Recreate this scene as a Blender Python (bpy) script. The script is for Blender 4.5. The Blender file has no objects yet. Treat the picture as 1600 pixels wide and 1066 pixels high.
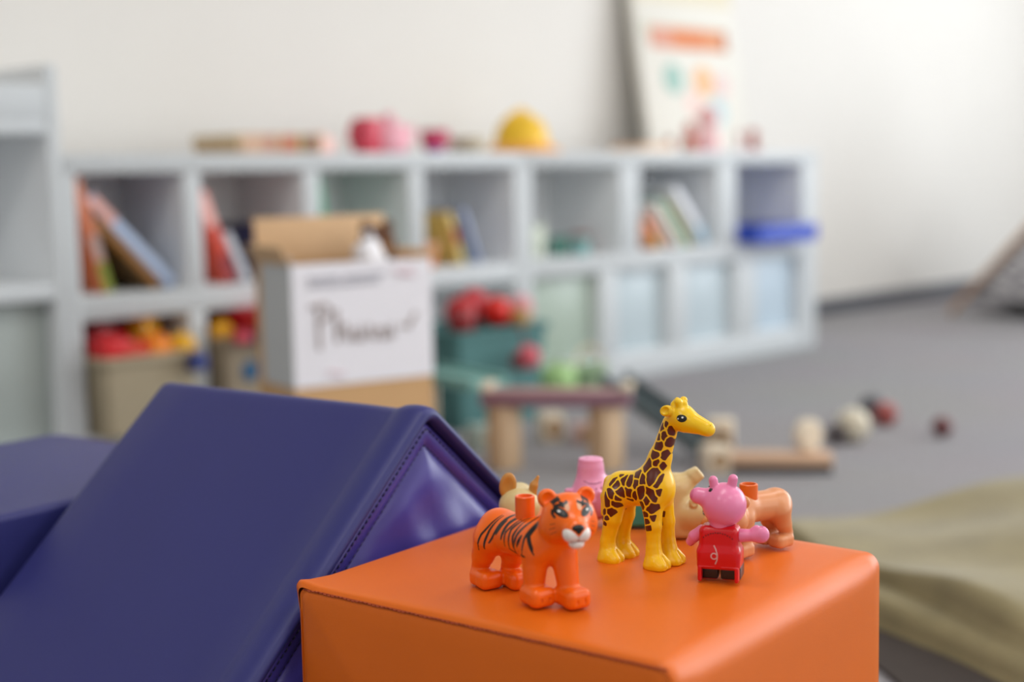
import bpy, bmesh, math, random
import numpy as np
from mathutils import Vector, Matrix
random.seed(7)
scn = bpy.context.scene
COL = scn.collection
R = math.radians

# ---------------------------------------------------------------- camera, light, exposure
PITCH, ROLL, EYE = 0.1174, -0.0181, 0.5784
cd = bpy.data.cameras.new('camera')
cam = bpy.data.objects.new('camera', cd); COL.objects.link(cam)
fw = Vector((0, math.cos(PITCH), -math.sin(PITCH))); up0 = Vector((0, math.sin(PITCH), math.cos(PITCH))); rt0 = Vector((1, 0, 0))
rt = rt0 * math.cos(ROLL) + up0 * math.sin(ROLL); up = up0 * math.cos(ROLL) - rt0 * math.sin(ROLL)
m = Matrix((rt, up, -fw)).transposed().to_4x4(); m.translation = (0, 0, EYE)
cam.matrix_world = m
cd.sensor_width = 36.0; cd.lens = 2243.29 / 1600 * 36
cd.clip_start = 0.05
cd.dof.use_dof = True; cd.dof.focus_distance = 0.99; cd.dof.aperture_fstop = 2.8; cd.dof.aperture_blades = 0
scn.camera = cam

SA = 0.7886                       # direction of the shelf wall
S = Vector((math.cos(SA), math.sin(SA), 0)); N = Vector((-math.sin(SA), math.cos(SA), 0))
def sn(s, n, z=0.0): return S * s + N * n + Vector((0, 0, z))

w = bpy.data.worlds.new('daylight'); scn.world = w; w.use_nodes = True
w.node_tree.nodes['Background'].inputs[0].default_value = (0.86, 0.93, 1.0, 1)
w.node_tree.nodes['Background'].inputs[1].default_value = 1.0

def area(name, loc, target, sx, sy, power, col):
    l = bpy.data.lights.new(name, 'AREA'); l.shape = 'RECTANGLE'; l.size = sx; l.size_y = sy; l.energy = power; l.color = col
    o = bpy.data.objects.new(name, l); COL.objects.link(o); o.location = loc
    o.rotation_euler = (Vector(target) - Vector(loc)).to_track_quat('-Z', 'Y').to_euler()
    return o
# daylight through the long window in the right wall, and through the window in the near wall
area('window_daylight', sn(7.19, -0.55, 1.5), sn(0, -0.55, 1.5), 4.2, 2.1, 150, (0.90, 0.955, 1.0))
area('window_daylight_near', sn(3.4, -3.39, 1.5), sn(3.4, 3, 1.5), 3.6, 2.1, 28, (1.0, 0.97, 0.92))
# flat ceiling panels; the pair farthest left added to light left-facing shelf sides
for s_, n_ in ((-1.9, 0.5), (0.4, 0.5), (2.7, 0.5), (5.0, 0.5), (-1.9, -1.7), (0.4, -1.7), (2.7, -1.7), (5.0, -1.7)):
    o = area('ceiling_panel_light', sn(s_, n_, 2.66), sn(s_, n_, 0), 1.15, 0.55, 16, (1.0, 0.97, 0.93)); o.rotation_euler = (0, 0, SA)
scn.view_settings.view_transform = 'Standard'
scn.view_settings.look = 'None'
scn.view_settings.gamma = 1.0
scn.view_settings.use_curve_mapping = False
scn.view_settings.exposure = 0.0

# ---------------------------------------------------------------- helpers
def lin(c):
    if isinstance(c, str): c = tuple(int(c[i:i + 2], 16) for i in (0, 2, 4))
    return tuple(((v / 255) / 12.92 if v / 255 <= 0.04045 else ((v / 255 + 0.055) / 1.055) ** 2.4) for v in c) + (1,)

def nmat(name):
    mt = bpy.data.materials.new(name); mt.use_nodes = True
    return mt, mt.node_tree.nodes, mt.node_tree.links, mt.node_tree.nodes['Principled BSDF']

_mats = {}
def mat(name, col, rough=0.5, var=0.06, scale=40, bump=0.0, bscale=400, spec=0.5, coat=0.0, metal=0.0, sss=0.0, sheen=0.0, trans=0.0):
    if name in _mats: return _mats[name]
    mt, nd, lk, b = nmat(name)
    c = lin(col)
    tc = nd.new('ShaderNodeTexCoord')
    nz = nd.new('ShaderNodeTexNoise'); nz.inputs['Scale'].default_value = scale; nz.inputs['Detail'].default_value = 4
    lk.new(tc.outputs['Object'], nz.inputs['Vector'])
    mx = nd.new('ShaderNodeMix'); mx.data_type = 'RGBA'
    mx.inputs[6].default_value = tuple(v * (1 - var) for v in c[:3]) + (1,)
    mx.inputs[7].default_value = tuple(min(1, v * (1 + var)) for v in c[:3]) + (1,)
    lk.new(nz.outputs['Fac'], mx.inputs[0]); lk.new(mx.outputs[2], b.inputs['Base Color'])
    b.inputs['Roughness'].default_value = rough; b.inputs['Specular IOR Level'].default_value = spec
    b.inputs['Coat Weight'].default_value = coat; b.inputs['Coat Roughness'].default_value = 0.15
    b.inputs['Metallic'].default_value = metal
    b.inputs['Transmission Weight'].default_value = trans
    if sss: b.inputs['Subsurface Weight'].default_value = sss; b.inputs['Subsurface Scale'].default_value = 0.004
    if sheen: b.inputs['Sheen Weight'].default_value = sheen; b.inputs['Sheen Roughness'].default_value = 0.4
    if bump:
        n2 = nd.new('ShaderNodeTexNoise'); n2.inputs['Scale'].default_value = bscale; n2.inputs['Detail'].default_value = 3
        lk.new(tc.outputs['Object'], n2.inputs['Vector'])
        bp = nd.new('ShaderNodeBump'); bp.inputs['Strength'].default_value = bump; bp.inputs['Distance'].default_value = 0.002
        lk.new(n2.outputs['Fac'], bp.inputs['Height']); lk.new(bp.outputs['Normal'], b.inputs['Normal'])
    _mats[name] = mt
    return mt

def printed(name, base, ink, rough=0.3, attr='print_distance', sharp=0.12, **k):
    """moulded plastic with a flat print: ink where the stored distance is below zero"""
    mt = mat(name, base, rough, **k); nd, lk = mt.node_tree.nodes, mt.node_tree.links
    b = nd['Principled BSDF']; src = b.inputs['Base Color'].links[0].from_socket
    at = nd.new('ShaderNodeAttribute'); at.attribute_name = attr
    mr = nd.new('ShaderNodeMapRange'); mr.inputs[1].default_value = -sharp; mr.inputs[2].default_value = sharp
    mr.inputs[3].default_value = 1; mr.inputs[4].default_value = 0
    lk.new(at.outputs['Fac'], mr.inputs[0])
    mx = nd.new('ShaderNodeMix'); mx.data_type = 'RGBA'; lk.new(mr.outputs[0], mx.inputs[0]); lk.new(src, mx.inputs[6])
    mx.inputs[7].default_value = lin(ink); lk.new(mx.outputs[2], b.inputs['Base Color'])
    return mt

def tag(o, label=None, cat=None, group=None, kind=None):
    if label: o['label'] = label
    if cat: o['category'] = cat
    if group: o['group'] = group
    if kind: o['kind'] = kind
    return o

def empty(name, loc, rz=0.0, label=None, cat=None, group=None):
    o = bpy.data.objects.new(name, None); COL.objects.link(o); o.empty_display_size = 0.03
    o.location = loc; o.rotation_euler = (0, 0, rz)
    return tag(o, label, cat, group)

def link(name, me, mt, parent=None, smooth=True):
    o = bpy.data.objects.new(name, me); COL.objects.link(o)
    if mt: me.materials.append(mt)
    if smooth is not None:
        me.polygons.foreach_set('use_smooth', [bool(smooth)] * len(me.polygons))
    if parent: o.parent = parent
    return o

class MB:
    """collects primitive shapes in one bmesh and links them as one mesh object"""
    def __init__(s): s.bm = bmesh.new()
    def box(s, x0, x1, y0, y1, z0, z1, bev=0.0, rot=None, piv=None, seg=2):
        r = bmesh.ops.create_cube(s.bm, size=1); vs = r['verts']
        for v in vs: v.co = Vector(((x0 + x1) / 2 + v.co.x * (x1 - x0), (y0 + y1) / 2 + v.co.y * (y1 - y0), (z0 + z1) / 2 + v.co.z * (z1 - z0)))
        if bev:
            es = list({e for v in vs for e in v.link_edges})
            g = bmesh.ops.bevel(s.bm, geom=es, offset=bev, segments=seg, profile=0.5, affect='EDGES'); vs = list({v for f in g['faces'] for v in f.verts} | {v for v in vs if v.is_valid})
        if rot: bmesh.ops.rotate(s.bm, verts=[v for v in vs if v.is_valid], cent=piv or ((x0 + x1) / 2, (y0 + y1) / 2, (z0 + z1) / 2), matrix=rot)
        return s
    def lathe(s, prof, c=(0, 0, 0), seg=24, axis=None, cap=True):
        rings = []
        q = Vector((0, 0, 1)).rotation_difference(Vector(axis)) if axis else None
        for r_, z in prof:
            ring = []
            for i in range(seg):
                a = 2 * math.pi * i / seg
                p = Vector((r_ * math.cos(a), r_ * math.sin(a), z))
                if q: p = q @ p
                ring.append(s.bm.verts.new(p + Vector(c)))
            rings.append(ring)
        for a, b in zip(rings, rings[1:]):
            for i in range(seg): s.bm.faces.new((a[i], a[(i + 1) % seg], b[(i + 1) % seg], b[i]))
        if cap:
            s.bm.faces.new(list(reversed(rings[0]))); s.bm.faces.new(rings[-1])
        return s
    def tube(s, pts, r=0.005, seg=10, closed=False):
        pts = [Vector(p) for p in pts]; rings = []
        for i, p in enumerate(pts):
            t = (pts[min(i + 1, len(pts) - 1)] - pts[max(i - 1, 0)]).normalized()
            a = t.orthogonal().normalized() if not rings else (rings_a - t * rings_a.dot(t)).normalized()
            rings_a = a; b = t.cross(a)
            rr = r[i] if isinstance(r, (list, tuple)) else r
            rings.append([s.bm.verts.new(p + (a * math.cos(2 * math.pi * k / seg) + b * math.sin(2 * math.pi * k / seg)) * rr) for k in range(seg)])
        for a, b in zip(rings, rings[1:]):
            for i in range(seg): s.bm.faces.new((a[i], a[(i + 1) % seg], b[(i + 1) % seg], b[i]))
        s.bm.faces.new(list(reversed(rings[0]))); s.bm.faces.new(rings[-1])
        return s
    def ball(s, c, r, seg=20):
        g = bmesh.ops.create_uvsphere(s.bm, u_segments=seg, v_segments=max(6, seg * 2 // 3), radius=1)
        rr = r if isinstance(r, (tuple, list)) else (r, r, r)
        for v in g['verts']: v.co = Vector((v.co.x * rr[0] + c[0], v.co.y * rr[1] + c[1], v.co.z * rr[2] + c[2]))
        return s
    def prism(s, poly, d0, d1, plane='xz'):
        """extrudes a 2D outline along the third axis"""
        def P(a, b, d): return {'xz': (a, d, b), 'xy': (a, b, d), 'yz': (d, a, b)}[plane]
        A = [s.bm.verts.new(P(a, b, d0)) for a, b in poly]; B = [s.bm.verts.new(P(a, b, d1)) for a, b in poly]
        n = len(poly)
        for i in range(n): s.bm.faces.new((A[i], A[(i + 1) % n], B[(i + 1) % n], B[i]))
        s.bm.faces.new(A); s.bm.faces.new(list(reversed(B)))
        return s
    def build(s, name, mt, parent=None, smooth=False):
        bmesh.ops.recalc_face_normals(s.bm, faces=s.bm.faces)
        me = bpy.data.meshes.new(name); s.bm.to_mesh(me); s.bm.free()
        o = link(name, me, mt, parent, True)
        if not smooth: me.set_sharp_from_angle(angle=R(35))
        return o

def grid_mesh(name, rows, mt, parent=None, closed_u=False, caps=(False, False), smooth=True):
    nv = len(rows[0]); vs = [tuple(p) for r_ in rows for p in r_]; fs = []
    for j in range(len(rows) - 1):
        for i in range(nv if closed_u else nv - 1):
            a = j * nv + i; b = j * nv + (i + 1) % nv
            fs.append((a, b, b + nv, a + nv))
    if caps[0]: fs.append(tuple(range(nv - 1, -1, -1)))
    if caps[1]: fs.append(tuple(range((len(rows) - 1) * nv, len(rows) * nv)))
    me = bpy.data.meshes.new(name); me.from_pydata(vs, [], fs)
    bm = bmesh.new(); bm.from_mesh(me); bmesh.ops.recalc_face_normals(bm, faces=bm.faces); bm.to_mesh(me); bm.free()
    return link(name, me, mt, parent, smooth)

# ---- moulded toys: smooth distance-field shapes turned into one skin (units: mm)
def rc(a, b, r1, r2=None):
    a = np.array(a, np.float32); b = np.array(b, np.float32); r2 = r1 if r2 is None else r2
    ba = b - a; L2 = float(ba @ ba) + 1e-9
    def f(X, Y, Z):
        t = np.clip(((X - a[0]) * ba[0] + (Y - a[1]) * ba[1] + (Z - a[2]) * ba[2]) / L2, 0, 1)
        return np.sqrt((X - a[0] - t * ba[0]) ** 2 + (Y - a[1] - t * ba[1]) ** 2 + (Z - a[2] - t * ba[2]) ** 2) - (r1 + (r2 - r1) * t)
    return f
def el(c, r, yaw=0.0, pit=0.0):
    M = np.array(Matrix.Rotation(R(yaw), 3, 'Z') @ Matrix.Rotation(-R(pit), 3, 'Y'), np.float32)
    def f(X, Y, Z):
        x, y, z = X - c[0], Y - c[1], Z - c[2]
        u, v, w_ = (M[0, 0] * x + M[1, 0] * y + M[2, 0] * z, M[0, 1] * x + M[1, 1] * y + M[2, 1] * z, M[0, 2] * x + M[1, 2] * y + M[2, 2] * z)
        k0 = np.sqrt((u / r[0]) ** 2 + (v / r[1]) ** 2 + (w_ / r[2]) ** 2)
        k1 = np.sqrt((u / r[0] ** 2) ** 2 + (v / r[1] ** 2) ** 2 + (w_ / r[2] ** 2) ** 2) + 1e-6
        return k0 * (k0 - 1) / k1
    return f
def rbox(c, hs, r, yaw=0.0, pit=0.0):
    M = np.array(Matrix.Rotation(R(yaw), 3, 'Z') @ Matrix.Rotation(-R(pit), 3, 'Y'), np.float32)
    def f(X, Y, Z):
        x, y, z = X - c[0], Y - c[1], Z - c[2]
        q = [np.abs(M[0, i] * x + M[1, i] * y + M[2, i] * z) - (hs[i] - r) for i in range(3)]
        return np.sqrt(sum(np.maximum(v, 0) ** 2 for v in q)) + np.minimum(np.maximum(q[0], np.maximum(q[1], q[2])), 0) - r
    return f
def zcyl(c, r, z0, z1, rnd=0.4):
    def f(X, Y, Z):
        d1 = np.sqrt((X - c[0]) ** 2 + (Y - c[1]) ** 2) - (r - rnd); d2 = np.abs(Z - (z0 + z1) / 2) - ((z1 - z0) / 2 - rnd)
        return np.sqrt(np.maximum(d1, 0) ** 2 + np.maximum(d2, 0) ** 2) + np.minimum(np.maximum(d1, d2), 0) - rnd
    return f
def zmin(z0):
    return lambda X, Y, Z: Z - z0 + 0 * X       # keep what is above z0 (used with 'i')

def field(ops):
    def F(X, Y, Z):
        d = None
        for op, f, k in ops:
            e = f(X, Y, Z)
            if d is None: d = e; continue
            if op == 'u':
                h = np.maximum(k - np.abs(d - e), 0) / max(k, 1e-6); d = np.minimum(d, e) - h * h * k * 0.25
            elif op == 's':
                h = np.maximum(k - np.abs(d + e), 0) / max(k, 1e-6); d = np.maximum(d, -e) + h * h * k * 0.25
            else:
                d = np.maximum(d, -e)
        return d
    return F

def skin(name, F, bounds, h, mt, parent, pattern=None, grow=0.0):
    """surface nets over a distance field given in mm; returns a mesh object in metres"""
    (x0, x1), (y0, y1), (z0, z1) = bounds
    xs, ys, zs = (np.arange(a - h * 1.5, b + h * 2, h, dtype=np.float32) for a, b in bounds)
    V = F(xs[:, None, None], ys[None, :, None], zs[None, None, :]) - grow
    V = np.broadcast_to(V, (len(xs), len(ys), len(zs))).astype(np.float32)
    ins = V < 0
    nx, ny, nz = V.shape
    acc = np.zeros((nx - 1, ny - 1, nz - 1, 3), np.float32); cnt = np.zeros((nx - 1, ny - 1, nz - 1), np.float32)
    def sl(o): return tuple(slice(o[i], (nx, ny, nz)[i] - 1 + o[i]) for i in range(3))
    for ax in range(3):
        for p in (0, 1):
            for q in (0, 1):
                o = [0, 0, 0]; others = [i for i in range(3) if i != ax]; o[others[0]] = p; o[others[1]] = q
                o2 = list(o); o2[ax] = 1
                a, b = V[sl(o)], V[sl(o2)]
                cr = (a < 0) != (b < 0)
                t = np.where(cr, a / np.where(cr, a - b, 1), 0)
                for i in range(3):
                    acc[..., i] += np.where(cr, (t if i == ax else o[i]), 0)
                cnt += cr
    idx = -np.ones(cnt.shape, np.int64); mk = cnt > 0; I = np.argwhere(mk); idx[mk] = np.arange(len(I))
    P = acc[mk] / cnt[mk][:, None] + I
    P = P * h + np.array([xs[0], ys[0], zs[0]])
    quads = []
    for ax in range(3):
        a = [slice(None)] * 3; b = [slice(None)] * 3; a[ax] = slice(0, -1); b[ax] = slice(1, None)
        A, B = ins[tuple(a)], ins[tuple(b)]
        E = np.argwhere(A != B); u, v = [(1, 2), (2, 0), (0, 1)][ax]
        E = E[(E[:, u] > 0) & (E[:, v] > 0)]
        fl = A[tuple(E.T)]
        def at(du, dv):
            e = E.copy(); e[:, u] += du; e[:, v] += dv
            return idx[np.minimum(e[:, 0], nx - 2), np.minimum(e[:, 1], ny - 2), np.minimum(e[:, 2], nz - 2)]
        Q = np.stack([at(-1, -1), at(0, -1), at(0, 0), at(-1, 0)], 1)
        Q[~fl] = Q[~fl][:, ::-1]
        quads.append(Q)
    Q = np.concatenate(quads)
    # pull every vertex on to the true surface
    e = 0.05
    for _ in range(2):
        X, Y, Z = P[:, 0], P[:, 1], P[:, 2]
        d = F(X, Y, Z) - grow
        g = np.stack([F(X + e, Y, Z) - grow - d, F(X, Y + e, Z) - grow - d, F(X, Y, Z + e) - grow - d], 1) / e
        P = P - np.clip(d / np.maximum((g ** 2).sum(1), 0.2), -h * .5, h * .5)[:, None] * g
    me = bpy.data.meshes.new(name)
    me.vertices.add(len(P)); me.vertices.foreach_set('co', (P / 1000).astype(np.float32).ravel())
    me.loops.add(Q.size); me.loops.foreach_set('vertex_index', Q.ravel().astype(np.int32))
    me.polygons.add(len(Q)); me.polygons.foreach_set('loop_start', np.arange(0, Q.size, 4, dtype=np.int32))
    me.update(calc_edges=True); me.validate()
    if pattern is not None:
        at_ = me.attributes.new('print_distance', 'FLOAT', 'POINT')
        at_.data.foreach_set('value', pattern(P[:, 0], P[:, 1], P[:, 2]).astype(np.float32))
    return link(name, me, mt, parent, True)

def poly_dist(px, pz, poly):
    p = np.array(poly); d = np.full(px.shape, 1e9); inside = np.zeros(px.shape, bool)
    for (ax, az), (bx, bz) in zip(p, np.roll(p, -1, 0)):
        ex, ez = bx - ax, bz - az
        t = np.clip(((px - ax) * ex + (pz - az) * ez) / (ex * ex + ez * ez + 1e-9), 0, 1)
        d = np.minimum(d, np.hypot(px - ax - t * ex, pz - az - t * ez))
        c = ((az > pz) != (bz > pz)) & (px < (bx - ax) * (pz - az) / (bz - az + 1e-12) + ax)
        inside ^= c
    return np.where(inside, -d, d)
def stroke_dist(px, pz, pts, wd):
    d = np.full(px.shape, 1e9); n = len(pts) - 1
    for i, ((ax, az), (bx, bz)) in enumerate(zip(pts, pts[1:])):
        ex, ez = bx - ax, bz - az
        t = np.clip(((px - ax) * ex + (pz - az) * ez) / (ex * ex + ez * ez + 1e-9), 0, 1)
        g = (i + t) / n
        d = np.minimum(d, np.hypot(px - ax - t * ex, pz - az - t * ez) - wd * (0.35 + 0.65 * np.sin(np.pi * np.clip(g * .85 + .1, 0, 1))))
    return d

def decal(name, F, o, dr, upv, pts, mt, parent, lift=0.12, rings=5):
    """a thin print laid on the surface: an outline (mm, in the plane across dr) projected along dr"""
    dr = np.array(dr, float); dr /= np.linalg.norm(dr); upv = np.array(upv, float); upv -= dr * (upv @ dr); upv /= np.linalg.norm(upv)
    rg = np.cross(dr, upv); pts = np.array(pts, float); c = pts.mean(0)
    uv = [c] + [c + (p - c) * t for t in np.linspace(1 / rings, 1, rings) for p in pts]
    uv = np.array(uv)
    P = np.array(o, float) + uv[:, :1] * rg + uv[:, 1:] * upv - dr * 20
    for _ in range(60):
        P = P + dr * np.clip(F(P[:, 0], P[:, 1], P[:, 2]) - lift, -2, 2)[:, None] * 0.8
    n = len(pts); fs = [(0, 1 + (i + 1) % n, 1 + i) for i in range(n)]
    for k in range(rings - 1):
        for i in range(n):
            a = 1 + k * n + i; b = 1 + k * n + (i + 1) % n; fs.append((a, b, b + n, a + n))
    me = bpy.data.meshes.new(name); me.from_pydata([tuple(p / 1000) for p in P], [], fs)
    return link(name, me, mt, parent, True)
def decal_line(name, F, o, dr, upv, pts, wd, mt, parent, lift=0.12):
    """a printed line made of short pieces joined in one mesh"""
    dr = np.array(dr, float); dr /= np.linalg.norm(dr); upv = np.array(upv, float); upv -= dr * (upv @ dr); upv /= np.linalg.norm(upv)
    rg = np.cross(dr, upv); V = []; fs = []
    lines = pts if isinstance(pts[0][0], (tuple, list)) else [pts]
    for ln in lines:
        q = []
        for a, b in zip(ln, ln[1:]):
            for t in np.linspace(0, 1, 6, endpoint=False): q.append((a[0] + (b[0] - a[0]) * t, a[1] + (b[1] - a[1]) * t))
        q.append(ln[-1]); q = np.array(q, float)
        t = np.gradient(q, axis=0); t /= np.linalg.norm(t, axis=1)[:, None] + 1e-9; nn = np.stack([-t[:, 1], t[:, 0]], 1) * wd / 2
        base = len(V)
        for p, d_ in zip(q, nn): V += [p - d_, p, p + d_]
        for i in range(len(q) - 1):
            for j in (0, 1):
                a = base + i * 3 + j; fs.append((a, a + 1, a + 4, a + 3))
    V = np.array(V)
    P = np.array(o, float) + V[:, :1] * rg + V[:, 1:] * upv - dr * 20
    for _ in range(60):
        P = P + dr * np.clip(F(P[:, 0], P[:, 1], P[:, 2]) - lift, -2, 2)[:, None] * 0.8
    me = bpy.data.meshes.new(name); me.from_pydata([tuple(p / 1000) for p in P], [], fs)
    return link(name, me, mt, parent, True)
def oval(rx, ry, n=20, rot=0.0, cx=0, cy=0):
    return [(cx + rx * math.cos(a) * math.cos(rot) - ry * math.sin(a) * math.sin(rot), cy + rx * math.cos(a) * math.sin(rot) + ry * math.sin(a) * math.cos(rot)) for a in np.linspace(0, 2 * math.pi, n, endpoint=False)]

# ---------------------------------------------------------------- the room
WALLN, S0, S1, NF, CEIL = 3.08, -4.2, 7.2, -3.4, 2.7
wall_m = mat('wall_paint', 'E8E5E0', 0.75, 0.015, 6, 0.05, 300, spec=0.25)
ceil_m = mat('ceiling_paint', 'F2F1EE', 0.8, 0.02, 5)
def carpet():
    mt, nd, lk, b = nmat('grey_carpet')
    tc = nd.new('ShaderNodeTexCoord')
    n1 = nd.new('ShaderNodeTexNoise'); n1.inputs['Scale'].default_value = 220; n1.inputs['Detail'].default_value = 6
    n2 = nd.new('ShaderNodeTexNoise'); n2.inputs['Scale'].default_value = 2.5; n2.inputs['Detail'].default_value = 3
    lk.new(tc.outputs['Object'], n1.inputs['Vector']); lk.new(tc.outputs['Object'], n2.inputs['Vector'])
    r1 = nd.new('ShaderNodeValToRGB'); r1.color_ramp.elements[0].position = 0.3; r1.color_ramp.elements[1].position = 0.7
    r1.color_ramp.elements[0].color = lin('7E7C7F'); r1.color_ramp.elements[1].color = lin('B0ADAF')
    r2 = nd.new('ShaderNodeMix'); r2.data_type = 'RGBA'; r2.blend_type = 'MULTIPLY'; r2.inputs[0].default_value = 0.25
    lk.new(n1.outputs['Fac'], r1.inputs[0]); lk.new(r1.outputs[0], r2.inputs[6]); lk.new(n2.outputs['Color'], r2.inputs[7])
    r2.inputs[0].default_value = 0.12
    lk.new(r2.outputs[2], b.inputs['Base Color']); b.inputs['Roughness'].default_value = 0.95; b.inputs['Specular IOR Level'].default_value = 0.15
    bp = nd.new('ShaderNodeBump'); bp.inputs['Strength'].default_value = 0.5; bp.inputs['Distance'].default_value = 0.004
    lk.new(n1.outputs['Fac'], bp.inputs['Height']); lk.new(bp.outputs['Normal'], b.inputs['Normal'])
    return mt
def struct(name, boxes, mt, bev=0.0):
    b = MB()
    for q in boxes: b.box(*q, bev=bev)
    o = b.build(name, mt); o.rotation_euler.z = SA; o['kind'] = 'structure'
    return o
T = 0.15
struct('floor', [(S0 - T, S1 + T, NF - T, WALLN + T, -0.1, 0)], carpet())
struct('wall_back', [(S0 - T, S1 + T, WALLN, WALLN + T, 0, CEIL)], wall_m)
struct('wall_left', [(S0 - T, S0, NF, WALLN, 0, CEIL)], mat('wall_paint_dark', 'DCDCD8', .7, .03, 6))
WR = (-2.7, 1.6, 0.45, 2.55)
struct('wall_right', [(S1, S1 + T, NF, WR[0], 0, CEIL), (S1, S1 + T, WR[1], WALLN, 0, CEIL), (S1, S1 + T, WR[0], WR[1], 0, WR[2]), (S1, S1 + T, WR[0], WR[1], WR[3], CEIL)], wall_m)
WF = (1.6, 5.2, 0.45, 2.55)
struct('wall_near', [(S0, WF[0], NF - T, NF, 0, CEIL), (WF[1], S1, NF - T, NF, 0, CEIL), (WF[0], WF[1], NF - T, NF, 0, WF[2]), (WF[0], WF[1], NF - T, NF, WF[3], CEIL)], wall_m)
struct('ceiling', [(S0 - T, S1 + T, NF - T, WALLN + T, CEIL, CEIL + 0.1)], ceil_m)
frame_m = mat('window_frame_white', 'E8E8E6', 0.4, 0.02)
fr = []
for k in range(4):
    c = WR[0] + (WR[1] - WR[0]) * k / 3; fr.append((S1 + 0.0, S1 + 0.05, c - 0.03, c + 0.03, WR[2], WR[3]))
for z in (WR[2] + .03, WR[3] - .03): fr.append((S1 + 0.0, S1 + 0.05, WR[0], WR[1], z - 0.03, z + 0.03))
struct('window_1', fr, frame_m)
fr = []
for k in range(4):
    c = WF[0] + (WF[1] - WF[0]) * k / 3; fr.append((c - 0.03, c + 0.03, NF - 0.05, NF, WF[2], WF[3]))
for z in (WF[2] + .03, WF[3] - .03): fr.append((WF[0], WF[1], NF - 0.05, NF, z - 0.03, z + 0.03))
struct('window_2', fr, frame_m)
base_m = mat('baseboard_grey', '5E6068', 0.6, 0.05)
struct('baseboard_back', [(S0, S1, WALLN - 0.015, WALLN, 0.0, 0.062)], base_m, 0.003)
struct('baseboard_right', [(S1 - 0.015, S1, NF, WALLN - 0.015, 0.0, 0.062)], base_m, 0.003)

cpm = mat('panel_frame', 'E4E4E2', .5, .02)
GC = 'ceiling light panels'
for i, (s_, n_) in enumerate(((-1.9, 0.5), (0.4, 0.5), (2.7, 0.5), (5.0, 0.5), (-1.9, -1.7), (0.4, -1.7), (2.7, -1.7), (5.0, -1.7))):  # the pair farthest left is added fill, out of view
    t = empty('ceiling_light', sn(s_, n_, 2.665), SA, 'flat white rectangular ceiling light panel', 'ceiling light', GC)
    for q in ((-.62, -.59, -.31, .31), (.59, .62, -.31, .31), (-.59, .59, -.31, -.28), (-.59, .59, .28, .31)): MB().box(*q, 0, .034, .002).build('frame', cpm, t)
    MB().box(-.59, .59, -.28, .28, .018, .034).build('diffuser', cpm, t)

# ---------------------------------------------------------------- shelf units along the wall
white_m = mat('white_laminate', 'ECEFF1', 0.45, 0.02, 15); dim_front_m = mat('laminate_dimmed', 'C6CBCE', 0.5, 0.02, 15)  # front edges greyed, inner faces lightened to imitate brightly lit cells
def dim_fronts(o):
    o.data.materials.append(dim_front_m)
    for f in o.data.polygons:
        if f.normal.y < -.6: f.material_index = 1
    return o
back_m = mat('shelf_back_panel', 'ECEFF1', 0.6, 0.02, 15)
n0, n1 = 2.554, 2.94
def shelf_unit(label, s0, s1, sides, tops, bots, z_bot, z_mid, z_top, bot_div=True, group='white cube shelf units along the wall', nb=n1):
    c = (s0 + s1) / 2
    r = empty('shelf_unit', sn(c, (n0 + nb) / 2), SA, label, 'shelf', group)
    D = (nb - n0) / 2; DB = -D + .255
    for a, b in sides: dim_fronts(MB().box(a - c, b - c, -D, D, 0, z_top[1] - .001, 0.002).build('side_panel', white_m, r))
    a, b = sides[0][1], sides[1][0]
    dim_fronts(MB().box(s0 - c - .0005, s1 - c + .0005, -D - .002, D, z_top[0], z_top[1], 0.003).build('top_board', white_m, r))
    dim_fronts(MB().box(a - c, b - c, -D + .001, D, z_bot[0], z_bot[1], 0.002).build('bottom_board', white_m, r))
    dim_fronts(MB().box(a - c, b - c, -D + .001, D, z_mid[0], z_mid[1], 0.002).build('shelf_board', white_m, r))
    for p, q in tops: dim_fronts(MB().box(p - c, q - c, -D + .001, DB, z_mid[1], z_top[0], 0.002).build('divider', white_m, r))
    for p, q in bots: dim_fronts(MB().box(p - c, q - c, -D + .001, DB, z_bot[1], z_mid[0], 0.002).build('divider', white_m, r))
    MB().box(a - c, b - c, DB, DB + .010, z_bot[1], z_top[0]).build('back_panel', back_m, r)
    return r
shelf_unit('white cube shelf unit with four columns behind the cardboard box', 1.361, 2.612, [(1.361, 1.386), (2.588, 2.612)],
           [(1.627, 1.668), (1.93, 1.975), (2.237, 2.285)], [(1.627, 1.668), (1.93, 1.975), (2.237, 2.285)], (0.0, 0.071), (0.302, 0.35), (0.589, 0.627))
shelf_unit('white cube shelf unit at the right end with three wide cells above narrow cells', 2.614, 3.965, [(2.614, 2.652), (3.88, 3.965)],
           [(2.996, 3.082), (3.44, 3.533)], [(2.915, 2.986), (3.215, 3.296), (3.532, 3.638)], (0.0, 0.071), (0.302, 0.35), (0.589, 0.627))
rs = bpy.data.objects['shelf_unit.001']; cR, DR = (2.614 + 3.965) / 2, (n1 - n0) / 2
for a, b, cl in ((2.654, 2.913, 'A9B8AC'), (2.988, 3.213, 'BBC9CF'), (3.298, 3.53, 'BCCAD1'), (3.64, 3.878, 'BACBD8')):
    MB().box(a + .002 - cR, b - .002 - cR, -DR + .03, -DR + .045, .073, .30, .002).build('door', mat('door_' + cl, cl, .35, .03, 10), rs)  # pale panel added just inside each lower cell
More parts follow.
